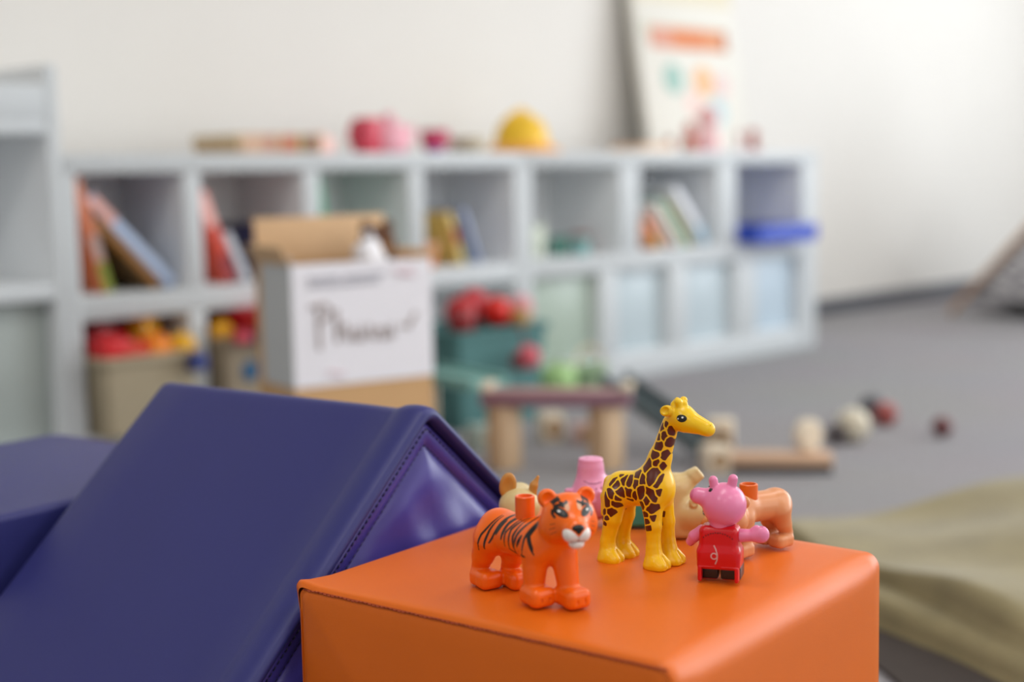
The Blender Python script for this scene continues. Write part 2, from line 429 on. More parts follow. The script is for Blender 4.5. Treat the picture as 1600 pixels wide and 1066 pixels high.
# the taller unit on the left, open tray on top
lu = empty('tall_shelf_unit', sn(0.83, (n0 + 2.95) / 2), SA, 'taller white shelf unit with a lipped tray top at the left edge', 'shelf')
c, D = 0.83, (2.95 - n0) / 2
for a, b in ((.30, .326), (1.333, 1.359)): dim_fronts(MB().box(a - c, b - c, -D, D, 0, 0.795, 0.002).build('side_panel', white_m, lu))
dim_fronts(MB().box(.81 - c, .835 - c, -D + .002, D - .012, .071, .67, 0.002).build('divider', white_m, lu))
dim_fronts(MB().box(.326 - c, 1.333 - c, -D + .001, D, 0, .071, 0.002).build('bottom_board', white_m, lu))
dim_fronts(MB().box(.326 - c, 1.333 - c, -D + .001, D, .35, .381, 0.002).build('shelf_board', white_m, lu))
dim_fronts(MB().box(.326 - c, 1.333 - c, -D + .001, D, .665, .69, 0.002).build('top_board', white_m, lu))
dim_fronts(MB().box(.326 - c, 1.333 - c, -D + .001, -D + .02, .69, .757, 0.002).build('tray_lip', white_m, lu))
MB().box(.837 - c, 1.331 - c, -D + .04, -D + .055, .073, .348, .002).build('door', mat('door_A9B2AF', 'A9B2AF', .4, .03, 10), lu)  # added pale panel that lightens the lower cell
MB().box(.326 - c, 1.333 - c, -D + .255, -D + .265, .071, .795).build('back_panel', back_m, lu)

def thing(name, s, n, z, rot, label, cat, group=None):
    return empty(name, sn(s, n, z), SA + rot, label, cat, group)

# ---------------------------------------------------------------- books in the cells
def book(s, z, hgt, thick, depth, lean, cover, page, label, group, n=None, spine=None, band=None, band2=None):
    """a hardback standing on z, leaning to the left (lean in degrees from upright, negative leans right); s is the foot of its near edge"""
    r = thing('picture_book', s, (n0 + 0.03 + depth / 2) if n is None else n, z, 0, label, 'book', group)
    q = Matrix.Rotation(R(-lean), 3, 'Y')
    t = thick / 2
    def part(nm, x0, x1, y0, y1, z0, z1, mm, bev=0.001):
        o = MB().box(x0, x1, y0, y1, z0, z1, bev).build(nm, mm, r)
        o.rotation_euler = (0, R(-lean), 0)
        o.location = (0, 0, t * abs(math.sin(R(lean))) + .001)
        return o
    cm = mat('cover_' + cover, cover, 0.35, 0.12, 25); pm = mat('pages_' + page, page, 0.8, 0.05)
    part('cover', -t, -t + .002, -depth / 2, depth / 2, 0, hgt, cm); part('cover', t - .002, t, -depth / 2, depth / 2, 0, hgt, cm)
    part('spine', -t, t, -depth / 2 - .002, -depth / 2, 0, hgt, mat('cover_' + (spine or cover), spine or cover, 0.35, 0.1, 25))
    part('pages', -t + .002, t - .002, -depth / 2 + .001, depth / 2 - .004, .003, hgt - .003, pm, 0)
    for bd in (band, band2):
        if bd:
            part('cover_band', t, t + .0006, -depth / 2, depth / 2, hgt * bd[0], hgt * bd[1], mat('cover_' + bd[2], bd[2], 0.4, 0.1, 25), 0)
            part('spine_band', -t, t, -depth / 2 - .0026, -depth / 2 - .002, hgt * bd[0], hgt * bd[1], mat('cover_' + bd[2], bd[2], 0.4, 0.1, 25), 0)
    return r
G1 = 'picture books leaning in the left shelf unit'; G2 = 'picture books leaning in the right shelf unit'
book(1.463, .351, .235, .020, .20, 15, 'D8764A', 'C9B9B0', 'orange picture book with a green foot leaning in the far left cell', G1, spine='D07A55', band=(0, .26, '7E8A2A'), band2=(.28, .5, 'B79B93'))
book(1.575, .351, .19, .020, .20, 44, '6A4A1E', '8F744A', 'brown picture book leaning below the pale blue one in the far left cell', G1, spine='8A5A1C')
book(1.609, .351, .258, .022, .20, 44, '8FA4C4', 'D8CBD0', 'pale blue picture book leaning steeply across the far left cell', G1, spine='B4C6E4', band=(.72, .98, 'E7B0A8'))
book(1.755, .351, .205, .026, .20, 20, 'D8543C', 'E8C2BC', 'red picture book with a pink top leaning in the second cell', G1, spine='D2452F', band=(.62, .98, 'F0B4AC'), band2=(0, .3, '8E2630'))
book(1.795, .351, .115, .018, .18, 26, 'C9CBD3', 'E2DFE0', 'small pale grey book leaning on the red picture book', G1, spine='CBCFD8')
book(1.855, .351, .125, .060, .15, 0, '2B3157', 'C8C4C0', 'thick dark blue book standing upright in the second cell', G1, spine='2A3058', band=(0, .5, '1F3440'))
book(2.03, .351, .225, .012, .20, 9, '4F9A78', 'C9D8CC', 'thin green folder leaning in the cell behind the cardboard box', G1, spine='5AA583')
book(2.435, .351, .135, .016, .17, 20, 'D9B860', 'E8DDB8', 'yellow picture book with a red dot in the cell right of the cardboard box', G1, spine='D9BC6C', band=(.42, .68, 'B04A38'), band2=(0, .3, 'C8BE82'))
book(2.49, .351, .145, .016, .17, 22, '8291B4', 'D0D4DC', 'slate blue picture book leaning on the yellow one', G1, spine='8C9ABC')
book(3.20, .351, .095, .022, .17, 40, 'D98C50', 'E2C0A0', 'small orange book lowest in the leaning row of the right unit', G2, spine='DD7B4E', band=(0, .45, 'C6963A'))
book(3.27, .351, .155, .018, .17, 42, 'D8D2D0', 'EFE4E0', 'cream book with a salmon edge leaning in the right unit', G2, spine='E8B4A4')
book(3.315, .351, .175, .016, .17, 42, 'A9D4CC', 'E4EEEA', 'pale teal book leaning between cream and olive books', G2, spine='CBE6E0')
book(3.35, .351, .17, .012, .17, 42, 'A8A25E', 'D8D4B0', 'thin olive green book leaning in the right unit', G2, spine='AFAE6C')
book(3.422, .351, .22, .028, .18, 43, 'DDE1EC', 'F2F2F4', 'white picture book leaning highest in the right unit', G2, spine='E8EAF2', band=(0, .3, 'A9C8DC'))

# ---------------------------------------------------------------- little things in the cells
def cup(s, n, z, r_, h, col, label, group='little cups in the middle cell', handle=False, name='toy_cup'):
    t = thing(name, s, n, z, 1.9, label, 'cup', group)
    cm = mat('cup_' + col, col, 0.35, 0.05)
    MB().lathe([(r_ * .75, 0), (r_ * .8, .002), (r_, h), (r_ - .004, h), (r_ * .74, .004), (.001, .004)], seg=20, cap=True).build('bowl', cm, t, True)
    MB().tube([(r_ * .9 + .018 * math.sin(a), 0, h * .5 - h * .28 * math.cos(a)) for a in np.linspace(0, math.pi, 9)], .004, 8).build('handle', cm, t, True)
    return t
cup(2.70, 2.64, .351, .026, .06, '8B8D78', 'small olive cup left of the pale green cup in the middle cell')
cup(2.765, 2.66, .351, .034, .085, 'D3DCCB', 'pale green cup, tallest in the middle cell')
cup(2.845, 2.64, .351, .028, .05, '4F8478', 'dark teal cup in the middle cell')
cup(2.888, 2.60, .351, .024, .045, '7FB4B4', 'light blue cup nearest the front of the middle cell')
cup(2.95, 2.66, .351, .026, .055, '9C6A64', 'reddish brown cup at the right of the middle cell')
# blue tray that sticks out of the last cell
bt = thing('blue_tray', 3.715, 2.60, .351, 0, 'flat royal blue tray sticking out of the far right cell', 'tray')
bl = mat('royal_blue_plastic', '2E4FC0', 0.35, 0.06)
for nm, q in (('base', (-.158, .158, -.11, .15, 0, .006)),): MB().box(*q, bev=.002).build(nm, bl, bt)
for q in ((-.158, .158, -.11, -.104, .006, .05), (-.158, .158, .144, .15, .006, .05), (-.158, -.152, -.104, .144, .006, .05), (.152, .158, -.104, .144, .006, .05)):
    MB().box(*q, bev=.0015).build('side', bl, bt)
# green apple box in the low cell
ga = thing('toy_apple', 2.66, 2.48, .0, 0, 'light green toy apple on the floor in front of the right shelf unit', 'toy')
gm = mat('apple_green', 'A9D08A', 0.4, 0.15, 12)
MB().lathe([(.001, .004), (.02, 0), (.042, .022), (.05, .05), (.042, .078), (.02, .09), (.001, .08)], seg=24, cap=False).build('fruit', gm, ga, True)
MB().tube([(0, 0, .08), (.003, 0, .095), (.01, 0, .108)], .003, 8).build('stem', mat('stem_brown', '6B4A2E', .7), ga, True)
gb = thing('toy_basket', 2.785, 2.485, .0, 0, 'pale green toy basket beside the toy apple', 'basket')
gp = mat('basket_green', 'B9D6B0', 0.5, 0.1, 30)
MB().lathe([(.03, 0), (.034, .002), (.052, .07), (.055, .072), (.05, .072), (.03, .006), (.001, .006)], seg=24).build('bowl', gp, gb, True)
MB().tube([(.052 * math.cos(a), 0, .07 + .05 * math.sin(a)) for a in np.linspace(0, math.pi, 13)], .004, 8).build('handle', mat('basket_peach', 'DCC4A4', .6), gb, True)

# ---------------------------------------------------------------- bins with toys
def bin_(s, n, z, wx, wy, h, col, label, name='storage_bin', taper=.9, group=None, rot=0, lip=.012):
    t = thing(name, s, n, z, rot, label, 'bin', group)
    cm = mat('bin_' + col, col, 0.7, 0.08, 60, 0.1, 200)
    def ring(k, zz, ins=0):
        a, b = wx / 2 * k - ins, wy / 2 * k - ins; c = .02; out = []
        for sx, sy, a0 in ((1, 1, 0), (-1, 1, 90), (-1, -1, 180), (1, -1, 270)):
            for d in (0, 22, 45, 68, 90): out.append((sx * (a - c) + c * math.cos(R(a0 + d)), sy * (b - c) + c * math.sin(R(a0 + d)), zz))
        return out
    grid_mesh('body', [ring(taper, 0), ring(taper, .002), ring(1, h - .002), ring(1, h), ring(1, h, .005), ring(taper, .008, .006)], cm, t, True, (True, True), smooth=False)
    rr = ring(1.0, h - lip / 2)
    grid_mesh('rim', [ring(1.0, h - lip, -.001), ring(1.0, h - lip, -.006), ring(1.0, h + .001, -.006), ring(1.0, h + .001, .006), ring(1.0, h - lip, .006)], cm, t, True, smooth=False)
    return t
GB = 'beige bins in the lower cells'
bin_(1.508, 2.64, .072, .225, .27, .158, 'B3A68C', 'beige bin with red and orange toys in the far left lower cell', group=GB)
b2 = bin_(1.80, 2.64, .072, .245, .27, .172, 'A39580', 'beige bin with a blue sticker in the second lower cell', group=GB)
MB().lathe([(.001, 0), (.022, 0), (.022, .001), (.001, .001)], c=(-.06, -.1335, .10), axis=(0, -1, 0), seg=20).build('sticker', mat('sticker_blue', '2F5E84', .4), b2)
def toy_brick(s, n, z, rot, sx, sy, h, col, label, group, tilt=(0, 0)):
    t = thing('toy_brick', s, n, z, rot, label, 'toy brick', group)
    t.rotation_euler = (R(tilt[0]), R(tilt[1]), SA + rot)
    cm = mat('brick_' + col, col, 0.3, 0.04)
    MB().box(-sx / 2, sx / 2, -sy / 2, sy / 2, 0, h, .002).build('body', cm, t)
    for i in (-1, 1): MB().lathe([(.009, h), (.009, h + .008), (.008, h + .009)], c=(i * sx / 4, 0, 0), seg=14).build('stud', cm, t)
    return t
def toy_ball(s, n, z, r_, col, label, group=None, cat='ball', name='toy_ball', seam=None):
    t = thing(name, s, n, z, 0.3, label, cat, group)
    MB().ball((0, 0, r_), r_, 20).build('ball', mat('ball_' + col, col, .35, .06), t, True)
    MB().lathe([(r_ * .985, -.002), (r_ * 1.012, -.001), (r_ * 1.012, .001), (r_ * .985, .002)], c=(0, 0, r_), axis=(.3, .2, 1), seg=24, cap=False).build('seam', mat('ball_' + (seam or col), seam or col, .35, .06), t, True)
    return t
GT = 'toys heaped in the far left bin'
for i, (s, n, z, rot, sx, sy, h, col, lb) in enumerate([
    (1.441, 2.553, .215, .2, .075, .05, .05, 'D8242A', 'red toy brick at the left of the far left bin'),
    (1.486, 2.540, .205, -.4, .05, .04, .046, 'E04A38', 'coral toy brick near the front of the far left bin'),
    (1.528, 2.540, .205, .2, .05, .045, .055, 'F08A18', 'orange toy brick over the front rim of the far left bin'),
    (1.548, 2.600, .235, .5, .05, .04, .06, 'E8A81C', 'amber toy brick standing up behind the orange brick'),
    (1.48, 2.645, .235, .3, .11, .06, .05, 'A81220', 'dark red toy brick at the back of the far left bin'),
    (1.575, 2.685, .225, 0, .075, .05, .07, 'B01020', 'crimson toy brick deep in the far left bin')]):
    toy_brick(s, n, z, rot, sx, sy, h, col, lb, GT, (6 * (-1) ** i, 5))
toy_ball(1.592, 2.535, .205, .030, 'E8AE10', 'big yellow toy ball at the right of the far left bin', GT)
GT2 = 'toys heaped in the second bin'
toy_ball(1.697, 2.545, .228, .026, 'E2A212', 'amber toy ball in the second bin', GT2)
toy_brick(1.598, 2.487, .190, .2, .034, .026, .03, '28387E', 'navy toy brick wedged at the front right of the far left bin', GT)
toy_brick(1.705, 2.483, .236, -.2, .034, .026, .018, 'C8485A', 'rose toy brick on the front rim of the second bin', GT2)
toy_brick(1.746, 2.483, .230, .1, .034, .026, .02, '5A5470', 'grey purple toy brick on the front rim of the second bin', GT2)
rb = thing('red_game_box', 1.812, 2.59, .256, 0, 'flat red box lying across the second bin', 'box')
MB().box(-.075, .075, -.13, .12, 0, .044, .002).build('lid', mat('box_red', 'BE0A1C', .4, .05), rb)
MB().box(-.073, .073, -.128, .118, -.008, 0.001, .001).build('base', mat('box_pink', 'D8808A', .5, .05), rb)

tb = bin_(2.49, 2.52, .0, .30, .23, .225, '4E7C7C', 'teal bin heaped with red balls in front of the shelf', taper=.86)
tb.location = sn(2.295, 2.42, 0)
GR = 'balls heaped in the teal bin'
for s, n, z, r_, col, lb in [(2.455, 2.36, .215, .030, '8A1A20', 'dark red ball at the left of the teal bin'), (2.50, 2.41, .222, .036, 'B80A14', 'deep red ball in the teal bin beside the cardboard box'),
                             (2.545, 2.44, .2, .034, '6A1018', 'maroon ball low in the middle of the teal bin'), (2.59, 2.385, .222, .034, 'D81E12', 'bright red ball at the middle of the teal bin'),
                             (2.60, 2.47, .24, .032, 'C83A44', 'raspberry ball at the back of the teal bin'), (2.645, 2.365, .205, .028, 'A8854A', 'gold ball at the right rim of the teal bin'),
                             (2.685, 2.40, .226, .030, 'D8949C', 'pale pink ball at the right end of the teal bin')]:
    toy_ball(s - .265, n - .025, z, r_ * 1.05, col, lb, GR)
pb = thing('hanging_rattle', 2.32, 2.26, .115, 0, 'pink rattle hanging on the front of the teal bin', 'toy')
MB().ball((0, -.006, .045), .028, 20).build('ball', mat('rattle_pink', 'CF5A68', .4, .06), pb, True)
MB().ball((-.022, .004, .035), .020, 16).build('knob', mat('rattle_dark', '6A2A32', .4, .06), pb, True)
MB().tube([(0, .004, .07), (0, .008, .09), (0, .012, .108), (0, .022, .116), (0, .032, .112)], .003, 8).build('cord', mat('rattle_dark', '6A2A32'), pb, True)

# ---------------------------------------------------------------- cardboard box
kraft = mat('kraft_cardboard', 'D0A676', 0.8, 0.06, 20, 0.05, 60)
kin = mat('kraft_inside', 'D8B48C', 0.85, 0.06, 20)
paper = mat('white_paper', 'F0EEF4', 0.6, 0.02, 10); greyp = mat('grey_paper', 'C6C8C8', 0.6, 0.04, 30)
inkb = mat('brown_ink', 'A99C98', 0.7, 0.05); inkg = mat('grey_ink', 'B9B8C0', 0.7, 0.03); inkp = mat('pink_ink', 'E2CBD2', 0.7, .03)
cb = empty('cardboard_box', (-0.36, 2.35, 0), R(33), 'open cardboard box wrapped in a white label with writing', 'box')
W, Dp, Hb = .262, .15, .432
MB().box(0, W, 0, .004, 0, Hb).build('front_panel', kraft, cb); MB().box(0, W, Dp - .004, Dp, 0, Hb).build('back_panel', kraft, cb)
MB().box(0, .004, .004, Dp - .004, 0, Hb).build('side_panel', kraft, cb); MB().box(W - .004, W, .004, Dp - .004, 0, Hb).build('side_panel', kraft, cb)
MB().box(.004, W - .004, .004, Dp - .004, .001, .006).build('bottom_panel', kraft, cb)
MB().box(.004, W - .004, Dp - .003, Dp + .001, Hb, Hb + .075, .001, Matrix.Rotation(R(-8), 3, 'X'), (0, Dp, Hb)).build('flap', kin, cb)
MB().box(-.003, .001, .004, Dp - .004, Hb, Hb + .035, .001, Matrix.Rotation(R(-25), 3, 'Y'), (0, 0, Hb)).build('flap', kin, cb)
MB().box(W - .002, W + .002, .004, Dp - .004, Hb - .002, Hb + .022, .001, Matrix.Rotation(R(55), 3, 'Y'), (W, 0, Hb)).build('flap', kraft, cb)
lab = MB().box(-.0, W + .001, -.002, 0, .228, Hb + .001).build('label', paper, cb)
MB().box(-.002, 0, -.002, Dp - .03, .228, Hb + .012).build('side_label', greyp, cb)
def ink(nm, polys, mt_, y=-.0026):
    b = MB()
    for p in polys: b.tube([(x, y, z) for x, z in p], .0035, 6)
    return b.build(nm, mt_, lab)
ink('writing', [[(.045, .36), (.046, .29)], [(.03, .362), (.06, .365), (.07, .35), (.05, .335)], [(.078, .355), (.08, .30), (.085, .325), (.095, .33), (.10, .30)], [(.112, .32), (.108, .305), (.12, .30), (.124, .325), (.128, .30)],
               [(.14, .325), (.142, .305), (.15, .30), (.156, .32)], [(.168, .32), (.165, .30), (.175, .30), (.18, .322), (.185, .30)], [(.20, .32), (.215, .315), (.23, .34)]], inkb)
ink('print_line', [[(.03, .408), (.085, .409)], [(.095, .409), (.17, .411)], [(.03, .398), (.16, .4)]], inkg)
ink('stamp', [[(.19, .415), (.23, .405)], [(.2, .405), (.225, .418)], [(.06, .25), (.09, .245)]], inkp)
pbg = empty('plastic_bag', (-0.36, 2.35, 0), R(33), 'crumpled white plastic bag sticking up out of the cardboard box', 'bag')
pbg.location = Vector((-0.36, 2.35, Hb - .045)) + Matrix.Rotation(R(33), 3, 'Z') @ Vector((.165, .04, 0))
b = MB(); b.ball((0, 0, .035), (.03, .022, .045), 18)
for v in b.bm.verts: v.co += Vector((math.sin(v.co.z * 180), math.sin(v.co.x * 210), math.cos(v.co.y * 230))) * .004
b.build('bag_body', mat('white_plastic', 'EEEDF2', .35, .02), pbg, True)
MB().tube([(-.012, 0, .072), (-.008, 0, .092), (.004, 0, .095), (.012, 0, .072)], .003, 8).build('handle', mat('white_plastic', 'EEEDF2'), pbg, True)
br = empty('brown_teddy', cb.location + Matrix.Rotation(R(33), 3, 'Z') @ Vector((.20, .075, Hb - .022)), R(33), 'dark brown teddy peeking out of the cardboard box', 'soft toy')
bm_ = mat('brown_fur', '5C3A24', .95, .2, 60, .3, 150)
MB().ball((0, 0, .045), (.034, .03, .036), 18).build('head', bm_, br, True)
for i in (-1, 1): MB().ball((i * .022, 0, .078), (.011, .007, .011), 12).build('ear', bm_, br, True)
MB().ball((0, -.026, .04), (.013, .012, .01), 12).build('muzzle', mat('muzzle_tan', '9A7450', .9), br, True)
oc = thing('orange_cup', 2.322, 2.60, .351, 0, 'small orange cup with a peach rim on the shelf just right of the cardboard box', 'cup')
MB().lathe([(.022, 0), (.024, .002), (.032, .052), (.029, .052), (.021, .005), (.001, .005)], seg=22).build('bowl', mat('orange_card', 'DE8454', .45, .05), oc, True)
MB().lathe([(.031, .048), (.035, .052), (.035, .058), (.029, .06), (.029, .048)], seg=22, cap=False).build('rim', mat('orange_lid', 'E8B090', .4), oc, True)

# ---------------------------------------------------------------- on top of the shelf
ZT = .628
gbx = thing('game_box', 1.99, 2.80, ZT, 0, 'long low multicoloured game box lying on the shelf top', 'box')
MB().box(-.118, .118, -.09, .09, 0, .028, .002).build('base', mat('gamebox_tan', 'B99A74', .6, .1), gbx)
MB().box(-.12, .12, -.092, .092, .02, .046, .002).build('lid', mat('gamebox_cream', 'CDB592', .6, .1), gbx)
for i, (a, b_, cl) in enumerate([(-.15, -.07, 'C9A58C'), (-.068, -.02, 'B98A78'), (0.0, .06, 'B87058'), (.065, .075, 'A8AC60'), (.08, .15, '8E6A54')]):
    MB().box(a * .72, b_ * .72, -.0932, -.092, .004, .044).build('print_patch', mat('patch_' + cl, cl, .6, .15, 60), gbx)
pc = thing('pink_block', 2.16, 2.79, ZT, .2, 'small pale pink block at the right end of the game box', 'toy brick')
MB().box(-.028, .028, -.025, .025, 0, .042, .004).build('body', mat('pale_pink', 'EDBDB6', .4, .05), pc)
for i in (-1, 1): MB().lathe([(.009, .042), (.009, .05), (.008, .051)], c=(i * .013, 0, 0), seg=14).build('stud', mat('pale_pink', 'EDBDB6'), pc)
tp = thing('toy_teapot', 2.355, 2.78, ZT, 0, 'red and pink toy teapot on the shelf top', 'teapot')
MB().lathe([(.032, 0), (.05, .012), (.056, .04), (.045, .07), (.02, .082), (.001, .084)], c=(.018, 0, 0), seg=24).build('pot', mat('teapot_pink', 'F0AEBC', .35, .05), tp, True)
MB().box(-.085, -.02, -.03, .03, 0, .09, .012).build('red_jug', mat('teapot_red', 'C83A50', .35, .05), tp)
MB().lathe([(.012, .084), (.015, .094), (.008, .103), (.001, .104)], c=(.018, 0, 0), seg=16).build('lid_knob', mat('teapot_pink', 'F0AEBC'), tp, True)
MB().tube([(.07, 0, .03), (.09, 0, .05), (.098, 0, .07)], [.012, .009, .007], 10).build('spout', mat('teapot_pink', 'F0AEBC'), tp, True)
MB().tube([(-.085, 0, .07), (-.105, 0, .065), (-.108, 0, .035), (-.085, 0, .02)], .006, 8).build('handle', mat('teapot_red', 'C83A50'), tp, True)
mg = thing('toy_mug', 2.525, 2.78, ZT, 0, 'small maroon toy mug with a blue foot on the shelf top', 'cup')
MB().lathe([(.024, .012), (.03, .016), (.038, .062), (.034, .062), (.026, .018), (.001, .018)], seg=22).build('bowl', mat('mug_maroon', 'B8305A', .35, .06), mg, True)
MB().lathe([(.02, 0), (.026, .002), (.024, .014), (.001, .014)], seg=22).build('foot', mat('mug_blue', '6A5AA8', .35, .06), mg, True)
MB().tube([(.034 + .022 * math.sin(a), 0, .038 - .018 * math.cos(a)) for a in np.linspace(0, math.pi, 9)], .004, 8).build('handle', mat('mug_pink', 'D89098', .4), mg, True)
cr = thing('cream_plate', 2.66, 2.80, ZT, 0, 'cream toy plate stack between the mug and the yellow hat', 'plate')
for i in range(4): MB().lathe([(.03, i * .011), (.06, .008 + i * .011), (.062, .010 + i * .011), (.03, .004 + i * .011), (.001, .004 + i * .011)], seg=24).build('plate', mat('plate_cream', 'E6DCC8', .4, .03), cr, True)
yh = thing('toy_helmet', 2.87, 2.80, ZT, 0, 'yellow toy helmet with an orange brim on the shelf top', 'helmet')
MB().lathe([(.078, .02), (.074, .05), (.06, .085), (.035, .105), (.001, .112)], seg=28, cap=False).build('dome', mat('helmet_yellow', 'F0C020', .35, .06), yh, True)
MB().lathe([(.075, .008), (.11, .002), (.113, .006), (.078, .024)], seg=28, cap=False).build('brim', mat('helmet_orange', 'F2A64A', .35, .06), yh, True)
MB().tube([(-.07, 0, .06), (-.05, 0, .095), (0, 0, .118), (.05, 0, .095), (.07, 0, .06)], .009, 8).build('crest', mat('helmet_yellow', 'F0C020'), yh, True)
lf = thing('folded_cloth', 3.27, 2.70, ZT, .1, 'folded cream and salmon cloth left of the poster board on the shelf top', 'cloth')
MB().box(-.09, .09, -.06, .06, 0, .012, .005).build('fold', mat('cloth_cream', 'E8D8C0', .9, .05), lf)
MB().box(-.08, .085, -.055, .058, .012, .022, .005).build('fold', mat('cloth_salmon', 'E8C0A8', .9, .05), lf)

# poster board that leans on the wall
pboard = thing('poster_board', 3.86, 2.925, ZT, 0, 'cream poster board leaning against the wall on the shelf top', 'board')
pboard.rotation_euler = (R(-9), 0, SA)
pm = mat('poster_cream', 'E4E1D8', .6, .03, 8)
MB().box(-.265, .265, 0, .035, 0, .66, .003).build('board', pm, pboard)
MB().box(-.262, .262, -.001, 0, .50, .66).build('upper_print', mat('poster_beige', 'E2D9C0', .6, .03), pboard)
MB().box(-.24, .20, -.0022, -.001, .385, .422).build('title_shadow', mat('poster_grey_green', 'CFD0BE', .6, .04), pboard)
for a, b_, cl in ((-.205, -.09, 'D99A84'), (-.09, .085, 'DC8452'), (.085, .175, 'DF966A'), (.175, .205, 'B86A48')): MB().box(a, b_, -.0032, -.001, .345, .415).build('title_band', mat('poster_' + cl, cl, .6, .1, 30), pboard)
for x, z, r_, cl in ((-.11, .245, .05, '9CC0B6'), (.05, .24, .052, 'F0BC8C'), (.15, .23, .042, 'E8CFCC'), (.11, .14, .048, 'C0D8DC'), (-.02, .165, .04, 'F0D2CA')):
    MB().lathe([(.001, 0), (r_, 0), (r_, .0015), (.001, .0015)], c=(x, -.001, z), axis=(0, -1, 0), seg=26).build('round_print', mat('poster_' + cl, cl, .6, .12, 30), pboard)
GS = 'small red figures in front of the poster board'
def skittle(s, n, c1, c2, label, h=.085, name='toy_figure'):
    t = thing(name, s, n, ZT, 0, label, 'toy figure', GS)
    MB().lathe([(h * .26, 0), (h * .3, h * .06), (h * .28, h * .3), (h * .14, h * .58), (h * .1, h * .6), (.001, h * .6)], seg=20).build('body', mat('figure_' + c1, c1, .4, .06), t, True)
    MB().ball((0, 0, h * .76), h * .23, 16).build('head', mat('figure_' + c2, c2, .4, .06), t, True)
    return t
skittle(3.400, 2.70, 'A0504C', '9A6A60', 'short brick red figure at the left foot of the poster board', .05)
skittle(3.445, 2.66, 'B8A070', 'C0A880', 'short khaki figure at the left foot of the poster board', .036)
skittle(3.47, 2.68, 'C25A58', 'D08A80', 'red figure left of the tall pink one in front of the poster', .09)
skittle(3.585, 2.70, 'EDC2C4', 'EBB4B4', 'tall pink figure in the middle in front of the poster', .14)
skittle(3.760, 2.70, 'E8DAD8', 'E9D4D0', 'pale figure right of the tall pink one', .07)
skittle(3.850, 2.72, '9E4A44', 'B05A50', 'brick red figure at the right end of the shelf top', .075)

# ---------------------------------------------------------------- wooden track and blocks on the carpet
wood = mat('beech_wood', 'D2B390', .55, .12, 18); woodl = mat('pale_wood', 'E2D3BC', .55, .08, 18); woodp = mat('peach_wood', 'CFAA8C', .55, .1, 18)
plum = mat('plum_paint', '8A6474', .5, .1, 12); teal = mat('teal_paint', '7FB0AA', .5, .06, 12); slate = mat('slate_paint', '4E5C60', .5, .08, 12)
def at_floor(x, y, z, rz, name, label, cat, group=None): return empty(name, (x, y, z), rz, label, cat, group)
bg = at_floor(0.095, 2.755, 0, R(-9), 'toy_bridge', 'wooden toy bridge with a plum deck on two block legs', 'bridge')
for x in (-.115, .085):
    MB().box(x - .025, x + .025, -.024, .024, 0, .128, .003, Matrix.Rotation(R(48), 3, 'Z')).build('leg', wood, bg)
MB().box(-.155, .135, -.036, .036, .1285, .152, .003).build('deck', plum, bg)
MB().box(-.150, .130, -.030, .030, .1525, .157, .002).build('deck_top', mat('plum_light', 'B08C88', .5, .1, 12), bg)
for sx in (-.155, .118): MB().box(sx, sx + .02, -.034, .034, .157, .170, .002).build('end_block', woodl, bg)
# teal gutter that joins the bridge from behind on the left
tg = empty('toy_gutter', (-0.045, 2.86, 0), 0, 'teal toy gutter sloping up to the bridge beside the cardboard box', 'toy track')
a, b_ = Vector((0.0, 0.0, .150)), Vector((-.150, .17, .157))
dirv = (b_ - a).normalized(); side = dirv.cross(Vector((0, 0, 1))).normalized()
def bar(a, b_, wd, h, nm, mt_, par, bev=.003):
    L = (b_ - a).length; o = MB().box(0, L, -wd / 2, wd / 2, -h / 2, h / 2, bev).build(nm, mt_, par)
    o.matrix_local = Matrix.Translation(a) @ (b_ - a).to_track_quat('X', 'Z').to_matrix().to_4x4(); return o
bar(a, b_, .085, .014, 'floor_board', teal, tg); 
for k in (-1, 1): bar(a + side * k * .046 + Vector((0, 0, .006)), b_ + side * k * .046 + Vector((0, 0, .006)), .010, .024, 'side_board', teal, tg)
MB().box(-.165, -.115, .125, .175, 0, .147, .003).build('support', woodl, tg)
# ramp that runs down to the right
rp = empty('toy_ramp', (0.31, 2.79, 0), 0, 'dark slate toy ramp running down from the bridge to the cream block', 'toy track')
a, b_ = Vector((-.09, .30, .118)), Vector((.07, -.03, .030))
bar(a, b_, .05, .012, 'ramp_board', slate, rp)
dirv = (b_ - a).normalized(); side = dirv.cross(Vector((0, 0, 1))).normalized()
for k in (-1, 1): bar(a + side * k * .03 + Vector((0, 0, .01)), b_ + side * k * .03 + Vector((0, 0, .01)), .01, .03, 'ramp_rail', slate, rp)
MB().box(-.11, -.07, .285, .325, 0, .112, .003).build('ramp_leg', wood, rp)
GW = 'wooden blocks on the carpet'
def wblock(x, y, z, sx, sy, h, rz, mt_, label, grp=GW, hole=True, name='toy_block'):
    t = empty(name, (x, y, z), rz, label, 'block', grp)
    MB().box(-sx / 2, sx / 2, -sy / 2, sy / 2, 0, h, .004).build('body', mt_, t)
    if hole: MB().lathe([(h * .3, -.001), (h * .3, .001), (h * .22, .0012), (h * .001, -.0003)], c=(0, -sy / 2, h / 2), axis=(0, -1, 0), seg=16, cap=False).build('hole', mat('hole_brown', 'A88660', .7), t)
    return t
wblock(.385, 2.70, 0, .05, .05, .052, .2, woodl, 'cream wooden block at the foot of the slate ramp')
wblock(.41, 2.80, 0, .05, .05, .085, -.2, woodl, 'tall cream wooden block behind the left end of the plank')
pk = empty('wooden_plank', (.50, 2.70, 0), R(-6), 'flat peach wooden plank with a dark base lying on the carpet', 'plank')
MB().box(-.105, .105, -.03, .03, .015, .035, .003).build('board', woodp, pk)
MB().box(-.095, .103, -.029, .029, 0, .0155, .001).build('base', mat('dark_base', '2E3138', .6, .1), pk)
